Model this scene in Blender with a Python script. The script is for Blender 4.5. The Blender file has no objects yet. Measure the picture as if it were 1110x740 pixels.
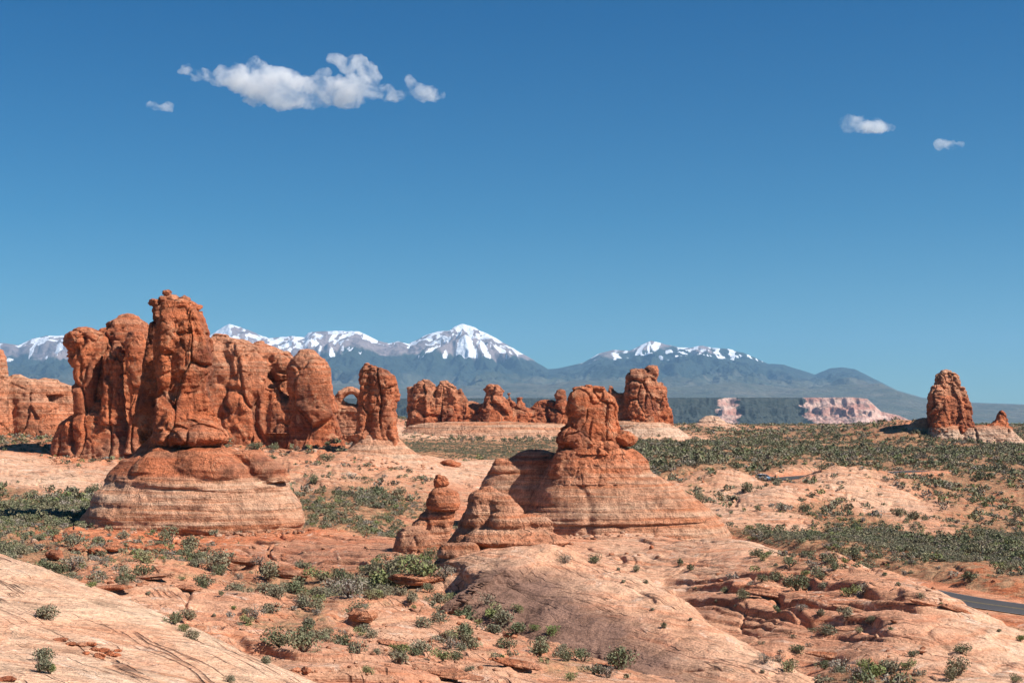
import bpy, math, random
import numpy as np
from mathutils import Vector

# ------------------------------------------------------------------ camera, world, sun, exposure
SC = bpy.context.scene
COL = SC.collection
F, CX, HY = 1500.0, 555.0, 452.0           # photo: focal length in pixels, centre column, horizon row
cam_d = bpy.data.cameras.new('camera'); cam = bpy.data.objects.new('camera', cam_d); COL.objects.link(cam)
cam_d.sensor_width = 36.0; cam_d.lens = F / 1110 * 36.0
cam_d.shift_y = (HY - 370.0) / 1110.0
cam_d.clip_start = 0.5; cam_d.clip_end = 120000
cam.location = (0, 0, 0); cam.rotation_euler = (math.radians(90), 0, 0)
SC.camera = cam

SUN_EL, SUN_AZ = math.radians(44.5), math.radians(22)     # azimuth: from the right, turned towards the camera
sdir = Vector((math.cos(SUN_EL) * math.cos(SUN_AZ), -math.cos(SUN_EL) * math.sin(SUN_AZ), math.sin(SUN_EL)))
sun_d = bpy.data.lights.new('sun', 'SUN'); sun_d.energy = 5.0; sun_d.angle = math.radians(0.5); sun_d.color = (1.0, 0.94, 0.86)
sun = bpy.data.objects.new('sun', sun_d); COL.objects.link(sun)
sun.rotation_euler = sdir.to_track_quat('Z', 'Y').to_euler(); sun.location = (60, -40, 80)

W = bpy.data.worlds.new('World'); SC.world = W; W.use_nodes = True
nt = W.node_tree; nt.nodes.clear()
wo = nt.nodes.new('ShaderNodeOutputWorld'); bg = nt.nodes.new('ShaderNodeBackground')
sky = nt.nodes.new('ShaderNodeTexSky'); sky.sky_type = 'NISHITA'; sky.sun_disc = False
sky.sun_elevation = SUN_EL; sky.sun_rotation = math.atan2(sdir.x, sdir.y)
sky.altitude = 1500; sky.air_density = 1.0; sky.dust_density = 0.2; sky.ozone_density = 3.0
tc = nt.nodes.new('ShaderNodeTexCoord'); sp = nt.nodes.new('ShaderNodeSeparateXYZ')
rp = nt.nodes.new('ShaderNodeValToRGB')
SKY_STOPS = [(0.0, (0.56, .90, .95)), (0.06, (0.38, 0.82, 0.95)), (0.14, (0.16, 0.72, .95)), (0.28, (0.0, 0.59, 0.95)), (0.6, (0.3, 0.8, 1.1))]
rp.color_ramp.elements[0].position = SKY_STOPS[0][0]; rp.color_ramp.elements[0].color = (*SKY_STOPS[0][1], 1)
rp.color_ramp.elements[1].position = SKY_STOPS[-1][0]; rp.color_ramp.elements[1].color = (*SKY_STOPS[-1][1], 1)
for q, c in SKY_STOPS[1:-1]:
    e = rp.color_ramp.elements.new(q); e.color = (*c, 1)
mm = nt.nodes.new('ShaderNodeMixRGB'); mm.blend_type = 'MULTIPLY'; mm.inputs[0].default_value = 1
nt.links.new(tc.outputs['Generated'], sp.inputs[0]); nt.links.new(sp.outputs[2], rp.inputs[0])
nt.links.new(sky.outputs[0], mm.inputs[1]); nt.links.new(rp.outputs[0], mm.inputs[2])
nt.links.new(mm.outputs[0], bg.inputs[0]); nt.links.new(bg.outputs[0], wo.inputs[0]); bg.inputs[1].default_value = 0.055

SC.view_settings.view_transform = 'Standard'; SC.view_settings.look = 'None'
SC.view_settings.gamma = 1; SC.view_settings.use_curve_mapping = False
SC.view_settings.exposure = 0.60
SC.render.engine = 'CYCLES'
cy = SC.cycles
cy.max_bounces = 8; cy.diffuse_bounces = 1; cy.glossy_bounces = 1; cy.transparent_max_bounces = 8
cy.volume_bounces = 7; cy.use_denoising = True; cy.volume_step_rate = 1.0; cy.volume_max_steps = 128

# ------------------------------------------------------------------ noise
rng = np.random.RandomState(7)
PERM = np.concatenate([rng.permutation(256)] * 3).astype(np.int32)
G3 = rng.normal(size=(256, 3)).astype(np.float32); G3 /= np.linalg.norm(G3, axis=1)[:, None]
ang = rng.uniform(0, 2 * np.pi, 256); G2 = np.stack([np.cos(ang), np.sin(ang)], 1).astype(np.float32)
RND = rng.uniform(0, 1, (256, 3)).astype(np.float32)
def fade(t): return t * t * t * (t * (t * 6 - 15) + 10)
def pn3(x, y, z):
    x = np.asarray(x, np.float32); y = np.asarray(y, np.float32); z = np.asarray(z, np.float32)
    xf, yf, zf = np.floor(x), np.floor(y), np.floor(z)
    X = xf.astype(np.int32) & 255; Y = yf.astype(np.int32) & 255; Z = zf.astype(np.int32) & 255
    x = x - xf; y = y - yf; z = z - zf
    u, v, w = fade(x), fade(y), fade(z); out = 0
    for i in (0, 1):
        wx = u if i else 1 - u; a = PERM[X + i]
        for j in (0, 1):
            wy = v if j else 1 - v; b = PERM[a + Y + j]
            for k in (0, 1):
                g = G3[PERM[b + Z + k] & 255]
                out = out + wx * wy * (w if k else 1 - w) * (g[..., 0] * (x - i) + g[..., 1] * (y - j) + g[..., 2] * (z - k))
    return out * 1.5
def pn2(x, y):
    x = np.asarray(x, np.float32); y = np.asarray(y, np.float32)
    xf, yf = np.floor(x), np.floor(y); X = xf.astype(np.int32) & 255; Y = yf.astype(np.int32) & 255
    x = x - xf; y = y - yf; u, v = fade(x), fade(y); out = 0
    for i in (0, 1):
        a = PERM[X + i]
        for j in (0, 1):
            g = G2[PERM[a + Y + j] & 255]
            out = out + (u if i else 1 - u) * (v if j else 1 - v) * (g[..., 0] * (x - i) + g[..., 1] * (y - j))
    return out * 1.5
def fbm3(x, y, z, n=3, s=0.):
    o = 0; a = 1.
    for i in range(n):
        o = o + a * pn3(x + s, y + s * 1.7, z - s); x = x * 2.03; y = y * 2.03; z = z * 2.03; a *= .5
    return o
def fbm2(x, y, n=3, s=0.):
    o = 0; a = 1.
    for i in range(n):
        o = o + a * pn2(x + s, y - s); x = x * 2.03; y = y * 2.03; a *= .5
    return o
def worley(x, y, z, facet=False):
    GR = np.zeros(x.shape, np.float32)
    xf, yf, zf = np.floor(x), np.floor(y), np.floor(z)
    F1 = np.full(x.shape, 9., np.float32); F2 = F1.copy(); ID = np.zeros(x.shape, np.int32)
    for i in (-1, 0, 1):
        for j in (-1, 0, 1):
            for k in (-1, 0, 1):
                cx, cy_, cz = xf + i, yf + j, zf + k
                h = PERM[PERM[PERM[cx.astype(np.int32) & 255] + (cy_.astype(np.int32) & 255)] + (cz.astype(np.int32) & 255)] & 255
                r = RND[h]
                d = np.sqrt((cx + r[:, 0] - x) ** 2 + (cy_ + r[:, 1] - y) ** 2 + (cz + r[:, 2] - z) ** 2)
                m = d < F1
                F2 = np.where(m, F1, np.minimum(F2, d)); ID = np.where(m, h, ID); F1 = np.where(m, d, F1)
                GR[m] = ((x - cx - r[:, 0]) * G3[h, 0] + (y - cy_ - r[:, 1]) * G3[h, 1] + (z - cz - r[:, 2]) * G3[h, 2])[m]
    if facet: return F1, F2, RND[ID, 0], GR
    return F1, F2, RND[ID, 0]
def sstep(a, b, t):
    t = np.clip((t - a) / (b - a), 0, 1); return t * t * (3 - 2 * t)

# bed profile: a long random column of layers, rounded faces with notches between them
def bed_table(seed, tmin, tmax, total=400., notch=.5):
    r = np.random.RandomState(seed); zs = [0.]; 
    while zs[-1] < total: zs.append(zs[-1] + r.uniform(tmin, tmax) * (1 if r.rand() < .75 else 1.9))
    zz = np.arange(0, total, tmin / 12.); out = np.zeros_like(zz)
    idx = np.searchsorted(zs, zz, side='right') - 1
    zs = np.array(zs + [zs[-1] + 1]); hard = r.uniform(-1, 1, len(zs))
    t = (zz - zs[idx]) / (zs[idx + 1] - zs[idx])
    out = hard[idx] * .55 + (1 - np.abs(2 * t - 1) ** 4) * notch
    return zz, out.astype(np.float32)
def bed(tab, z): return np.interp(np.mod(z + 200., tab[0][-1]), tab[0], tab[1]).astype(np.float32)

# ------------------------------------------------------------------ mesh helpers
def P(px, py, D): return Vector(((px - CX) / F * D, D, (HY - py) / F * D))
def new_mesh(name, co, faces=None, quads=None, tris=None):
    me = bpy.data.meshes.new(name)
    co = np.ascontiguousarray(co, np.float32)
    if faces is not None:
        me.from_pydata([tuple(c) for c in co], [], faces)
    else:
        k = 4 if quads is not None else 3
        fa = np.ascontiguousarray(quads if quads is not None else tris, np.int32)
        me.vertices.add(len(co)); me.vertices.foreach_set('co', co.ravel())
        me.loops.add(fa.size); me.loops.foreach_set('vertex_index', fa.ravel())
        me.polygons.add(len(fa)); me.polygons.foreach_set('loop_start', np.arange(0, fa.size, k, dtype=np.int32))
        try: me.polygons.foreach_set('loop_total', np.full(len(fa), k, np.int32))
        except Exception: pass
        me.update(calc_edges=True)
    return me
def set_smooth(me): me.polygons.foreach_set('use_smooth', np.ones(len(me.polygons), bool)); me.update()
def get_co(me):
    a = np.empty(len(me.vertices) * 3, np.float32); me.vertices.foreach_get('co', a); return a.reshape(-1, 3)
def get_n(me):
    a = np.empty(len(me.vertices) * 3, np.float32); me.vertex_normals.foreach_get('vector', a); return a.reshape(-1, 3)
def attr(me, name, v):
    a = me.attributes.new(name, 'FLOAT', 'POINT'); a.data.foreach_set('value', np.ascontiguousarray(v, np.float32))
def link(name, me, mat=None, parent=None, loc=(0, 0, 0)):
    o = bpy.data.objects.new(name, me); COL.objects.link(o)
    if mat is not None: me.materials.append(mat)
    if parent is not None: o.parent = parent
    o.location = loc; return o
def thing(name, label, cat, loc=(0, 0, 0), group=None):
    o = bpy.data.objects.new(name, None); COL.objects.link(o); o.location = loc; o.empty_display_size = 1
    o['label'] = label; o['category'] = cat
    if group: o['group'] = group
    return o
def tag(o, label, cat, group=None):
    o['label'] = label; o['category'] = cat
    if group: o['group'] = group
    return o
def structure(o): o['kind'] = 'structure'; return o

# ------------------------------------------------------------------ material helpers
class NB:
    def __init__(s, name):
        s.m = bpy.data.materials.new(name); s.m.use_nodes = True; s.t = s.m.node_tree; s.t.nodes.clear()
        s.out = s.n('ShaderNodeOutputMaterial')
    def n(s, t): return s.t.nodes.new(t)
    def l(s, a, b): s.t.links.new(a, b)
    def put(s, sock, v):
        if isinstance(v, bpy.types.NodeSocket): s.l(v, sock)
        elif isinstance(v, tuple) and len(v) == 3 and sock.type == 'RGBA': sock.default_value = (*v, 1)
        else: sock.default_value = v
    def math(s, op, a, b=0., clamp=False):
        n = s.n('ShaderNodeMath'); n.operation = op; n.use_clamp = clamp; s.put(n.inputs[0], a); s.put(n.inputs[1], b); return n.outputs[0]
    def mix(s, f, a, b, mode='MIX'):
        n = s.n('ShaderNodeMixRGB'); n.blend_type = mode; s.put(n.inputs[0], f); s.put(n.inputs[1], a); s.put(n.inputs[2], b); return n.outputs[0]
    def pos(s): return s.n('ShaderNodeNewGeometry').outputs['Position']
    def scale(s, v, sc):
        n = s.n('ShaderNodeVectorMath'); n.operation = 'MULTIPLY'; s.l(v, n.inputs[0]); n.inputs[1].default_value = sc; return n.outputs[0]
    def noise(s, v, scale, detail=4., rough=.55, dist=0.):
        n = s.n('ShaderNodeTexNoise'); s.l(v, n.inputs['Vector']); n.inputs['Scale'].default_value = scale
        n.inputs['Detail'].default_value = detail; n.inputs['Roughness'].default_value = rough; n.inputs['Distortion'].default_value = dist
        return n.outputs['Fac']
    def ramp(s, f, stops):
        n = s.n('ShaderNodeValToRGB'); r = n.color_ramp
        for i, (p, c) in enumerate(stops):
            c = (c, c, c) if not isinstance(c, tuple) else c
            e = r.elements[i] if i < 2 else r.elements.new(p)
            e.position = p; e.color = (*c, 1)
        s.l(f, n.inputs[0]); return n.outputs[0]
    def rng(s, f, a, b, c=0., d=1.):
        n = s.n('ShaderNodeMapRange'); s.put(n.inputs[0], f); n.inputs[1].default_value = a; n.inputs[2].default_value = b
        n.inputs[3].default_value = c; n.inputs[4].default_value = d; return n.outputs[0]
    def attr(s, name):
        n = s.n('ShaderNodeAttribute'); n.attribute_name = name; return n.outputs['Fac']
    def bump(s, h, dist, strength=1., prev=None):
        n = s.n('ShaderNodeBump'); s.l(h, n.inputs['Height']); n.inputs['Distance'].default_value = dist
        n.inputs['Strength'].default_value = strength
        if prev is not None: s.l(prev, n.inputs['Normal'])
        return n.outputs[0]
    def principled(s, col, rough=.9, normal=None, spec=.15, **kw):
        n = s.n('ShaderNodeBsdfPrincipled'); s.put(n.inputs['Base Color'], col); s.put(n.inputs['Roughness'], rough)
        n.inputs['Specular IOR Level'].default_value = spec
        if normal is not None: s.l(normal, n.inputs['Normal'])
        for k, v in kw.items(): s.put(n.inputs[k], v)
        s.l(n.outputs[0], s.out.inputs[0]); return s.m

RED, REDD = (0.60, 0.168, 0.068), (0.27, 0.072, 0.038)
ORG, PALE, PINK, VARN = (0.62, 0.25, 0.12), (0.80, 0.545, 0.37), (0.64, 0.355, 0.235), (0.17, 0.075, 0.052)

def rock_material(name, k=1.0, bandk=1.0, var=0.5):
    """k: size of the texture in metres relative to the close rocks"""
    b = NB(name); p = b.pos(); pal = b.attr('pale')
    warp = b.noise(p, .07 / k, 2)
    # fine level bedding
    bands = b.noise(b.scale(p, (.05, .05, 1.6 * bandk)), 1.0 / k, 5, .65, .4)
    big = b.noise(p, .13 / k, 4, .6)
    med = b.noise(p, .9 / k, 5, .65)
    fine = b.noise(p, 5.0 / k, 4, .7)
    streak = b.noise(b.scale(p, (1, 1, .10)), .55 / k, 4, .6)
    redc = b.mix(b.rng(big, .36, .56), REDD, RED)
    redc = b.mix(b.math('MULTIPLY', b.rng(b.noise(p, .4 / k, 4, .7, .8), .56, .62), .7), redc, (.66, .33, .19))
    redc = b.mix(b.math('MULTIPLY', b.rng(bands, .45, .7), .55, True), redc, ORG)
    palc = b.mix(b.rng(bands, .36, .62), ORG, PALE)
    palc = b.mix(b.math('MULTIPLY', b.rng(big, .5, .72), .5), palc, PINK)
    palc = b.mix(b.rng(pal, .78, 1., 0, .35), palc, (.82, .64, .50))
    col = b.mix(pal, redc, palc)
    va = b.math('MULTIPLY', b.rng(streak, .48, .66), b.math('MULTIPLY', b.rng(big, .66, .42), b.math('MULTIPLY', b.math('SUBTRACT', 1.15, pal), var * 1.4)), True)
    col = b.mix(va, col, VARN)
    col = b.mix(1.0, col, b.ramp(med, [(.28, .50), (.5, 1.0), (.70, 1.30)]), 'MULTIPLY')
    col = b.mix(1.0, col, b.ramp(fine, [(.32, .68), (.68, 1.22)]), 'MULTIPLY')
    vo = b.n('ShaderNodeTexVoronoi'); vo.feature = 'DISTANCE_TO_EDGE'; vo.inputs['Scale'].default_value = .42 / k
    wv_ = b.n('ShaderNodeVectorMath'); wv_.operation = 'ADD'; b.l(b.scale(p, (1, 1, .55)), wv_.inputs[0])
    nn_ = b.n('ShaderNodeTexNoise'); b.l(p, nn_.inputs['Vector']); nn_.inputs['Scale'].default_value = .5 / k; nn_.inputs['Detail'].default_value = 4
    sc_ = b.n('ShaderNodeVectorMath'); sc_.operation = 'SCALE'; b.l(nn_.outputs['Color'], sc_.inputs[0]); sc_.inputs['Scale'].default_value = 2.6 * k
    b.l(sc_.outputs[0], wv_.inputs[1]); b.l(wv_.outputs[0], vo.inputs['Vector'])
    ck = b.rng(vo.outputs[0], 0, .05); ckm = b.math('MULTIPLY', b.math('SUBTRACT', 1., ck), b.rng(big, .5, .62))
    h = b.math('ADD', b.math('MULTIPLY', med, 1.3), b.math('ADD', b.math('MULTIPLY', bands, b.rng(pal, .1, .7, .35, 1.1)), b.math('MULTIPLY', fine, .5)))
    h = b.math('SUBTRACT', h, b.math('MULTIPLY', ckm, .35))
    col = b.mix(b.math('MULTIPLY', ckm, .45), col, VARN)
    nrm = b.bump(h, .75 * k, 1.)
    return b.principled(col, .93, nrm, .1)
MAT_ROCK = rock_material('sandstone', 1.0)
MAT_ROCKF = rock_material('sandstone far', 2.0, 1.0, .45)

def ground_material():
    b = NB('desert ground'); p = b.pos(); pal = b.math('POWER', b.attr('pale'), 1.5); veg = b.attr('veg'); drk = b.attr('dark')
    s = b.n('ShaderNodeSeparateXYZ'); b.l(p, s.inputs[0])
    w = b.noise(p, .05, 3)
    ex = b.math('ADD', b.math('MULTIPLY', s.outputs[0], .725), b.math('MULTIPLY', s.outputs[1], -.69))
    ey = b.math('ADD', b.math('MULTIPLY', s.outputs[0], .69), b.math('MULTIPLY', s.outputs[1], .725))
    def lines(fx, fy, seed, wd):
        c_ = b.n('ShaderNodeCombineXYZ'); b.l(b.math('MULTIPLY', ex, fx), c_.inputs[0]); b.l(b.math('ADD', b.math('MULTIPLY', ey, fy), b.math('MULTIPLY', w, 3.)), c_.inputs[1]); c_.inputs[2].default_value = seed
        n_ = b.noise(c_.outputs[0], 1., 3, .5); return b.rng(b.math('ABSOLUTE', b.math('SUBTRACT', n_, .5), 0.), wd, wd * .25)
    bedc = b.math('ADD', b.math('ADD', s.outputs[2], b.math('MULTIPLY', s.outputs[0], .085)),
                  b.math('ADD', b.math('MULTIPLY', s.outputs[1], .10), b.math('MULTIPLY', w, 5.)))
    cb = b.n('ShaderNodeCombineXYZ'); b.l(b.math('MULTIPLY', s.outputs[0], .05), cb.inputs[0]); b.l(b.math('MULTIPLY', s.outputs[1], .05), cb.inputs[1]); b.l(b.math('MULTIPLY', bedc, 1.5), cb.inputs[2])
    bands = b.noise(cb.outputs[0], 1.6, 6, .7, .3)
    big = b.noise(p, .06, 4, .6); med = b.noise(p, .55, 5, .65); fine = b.noise(p, 4.5, 4, .75)
    palc = b.mix(b.rng(bands, .28, .52), ORG, PALE)
    palc = b.mix(b.math('MULTIPLY', b.rng(big, .48, .66), .4), palc, PINK)
    redc = b.mix(b.rng(bands, .40, .64), RED, ORG)
    rock = b.mix(pal, redc, palc)
    stain = b.math('MULTIPLY', b.rng(med, .50, .66), b.rng(big, .56, .40))
    rock = b.mix(b.math('MULTIPLY', stain, .6), rock, (.29, .145, .10))
    rock = b.mix(b.math('MULTIPLY', b.rng(b.noise(p, .35, 5, .7, 1.), .57, .63), .45), rock, (.80, .62, .48))
    crack = b.rng(bands, .36, .27)
    msk = b.rng(b.noise(p, .16, 3, .6), .46, .56)
    ln = b.math('MAXIMUM', b.math('MULTIPLY', lines(.04, .42, 1.3, .010), msk), b.math('MULTIPLY', lines(.08, 1.2, 7.7, .011), b.rng(b.noise(p, .23, 3, .6), .50, .42)))
    crack = b.math('MAXIMUM', b.math('MULTIPLY', crack, .6), ln)
    rock = b.mix(b.math('MULTIPLY', crack, .7, True), rock, (.22, .10, .065))
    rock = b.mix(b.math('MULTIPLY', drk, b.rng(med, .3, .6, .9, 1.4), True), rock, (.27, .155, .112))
    soil = b.mix(b.rng(med, .35, .65), (.40, .17, .088), (.50, .27, .15))
    scrub = b.mix(b.rng(fine, .4, .62), (.085, .075, .045), (.22, .19, .115))
    soil = b.mix(b.math('MULTIPLY', b.rng(b.noise(p, 1.3, 5, .75), .46, .60), .7), soil, scrub)
    col = b.mix(b.rng(b.math('ADD', veg, b.math('MULTIPLY', b.math('SUBTRACT', med, .5), 1.2)), .36, .52), rock, soil)
    col = b.mix(1.0, col, b.ramp(med, [(.30, .58), (.5, 1.), (.68, 1.24)]), 'MULTIPLY')
    col = b.mix(1.0, col, b.ramp(fine, [(.32, .64), (.68, 1.24)]), 'MULTIPLY')
    h = b.math('SUBTRACT', b.math('ADD', b.math('MULTIPLY', med, .9), b.math('ADD', b.math('MULTIPLY', bands, 1.), b.math('MULTIPLY', fine, .45))), b.math('MULTIPLY', ln, .5))
    return b.principled(col, .94, b.bump(h, .45, 1.), .1)
MAT_GROUND = ground_material()

def simple_mat(name, col, rough=.8, var=.25, sc=4.):
    b = NB(name); f = b.noise(b.pos(), sc, 4, .65)
    c = b.mix(1.0, col, b.ramp(f, [(.3, 1 - var), (.7, 1 + var)]), 'MULTIPLY'); return b.principled(c, rough)

def leaf_material(name, c1, c2):
    b = NB(name); f = b.noise(b.pos(), 2.2, 3, .7)
    oi = b.n('ShaderNodeObjectInfo').outputs['Random']; tn = b.attr('tone')
    c = b.mix(b.rng(f, .35, .65), c1, c2)
    c = b.mix(b.rng(b.noise(b.pos(), .32, 3, .7), .45, .60, 0, .65), c, (.24, .195, .125))
    v = b.math('ADD', b.math('MULTIPLY', tn, .75), b.math('ADD', b.math('MULTIPLY', oi, .3), .42))
    cb = b.n('ShaderNodeCombineColor'); [b.l(v, cb.inputs[i]) for i in range(3)]
    c = b.mix(1.0, c, cb.outputs[0], 'MULTIPLY')
    return b.principled(c, .75, None, .15)
LEAF = {'s': leaf_material('sage leaves', (.115, .118, .070), (.215, .205, .14)),
        'd': leaf_material('juniper leaves', (.075, .088, .045), (.145, .155, .085)),
        'b': leaf_material('fresh leaves', (.11, .14, .045), (.20, .22, .085)),
        'g': leaf_material('dry twigs', (.15, .125, .10), (.27, .235, .195))}
MAT_STEM = simple_mat('bark', (.14, .105, .08), .9)

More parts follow.
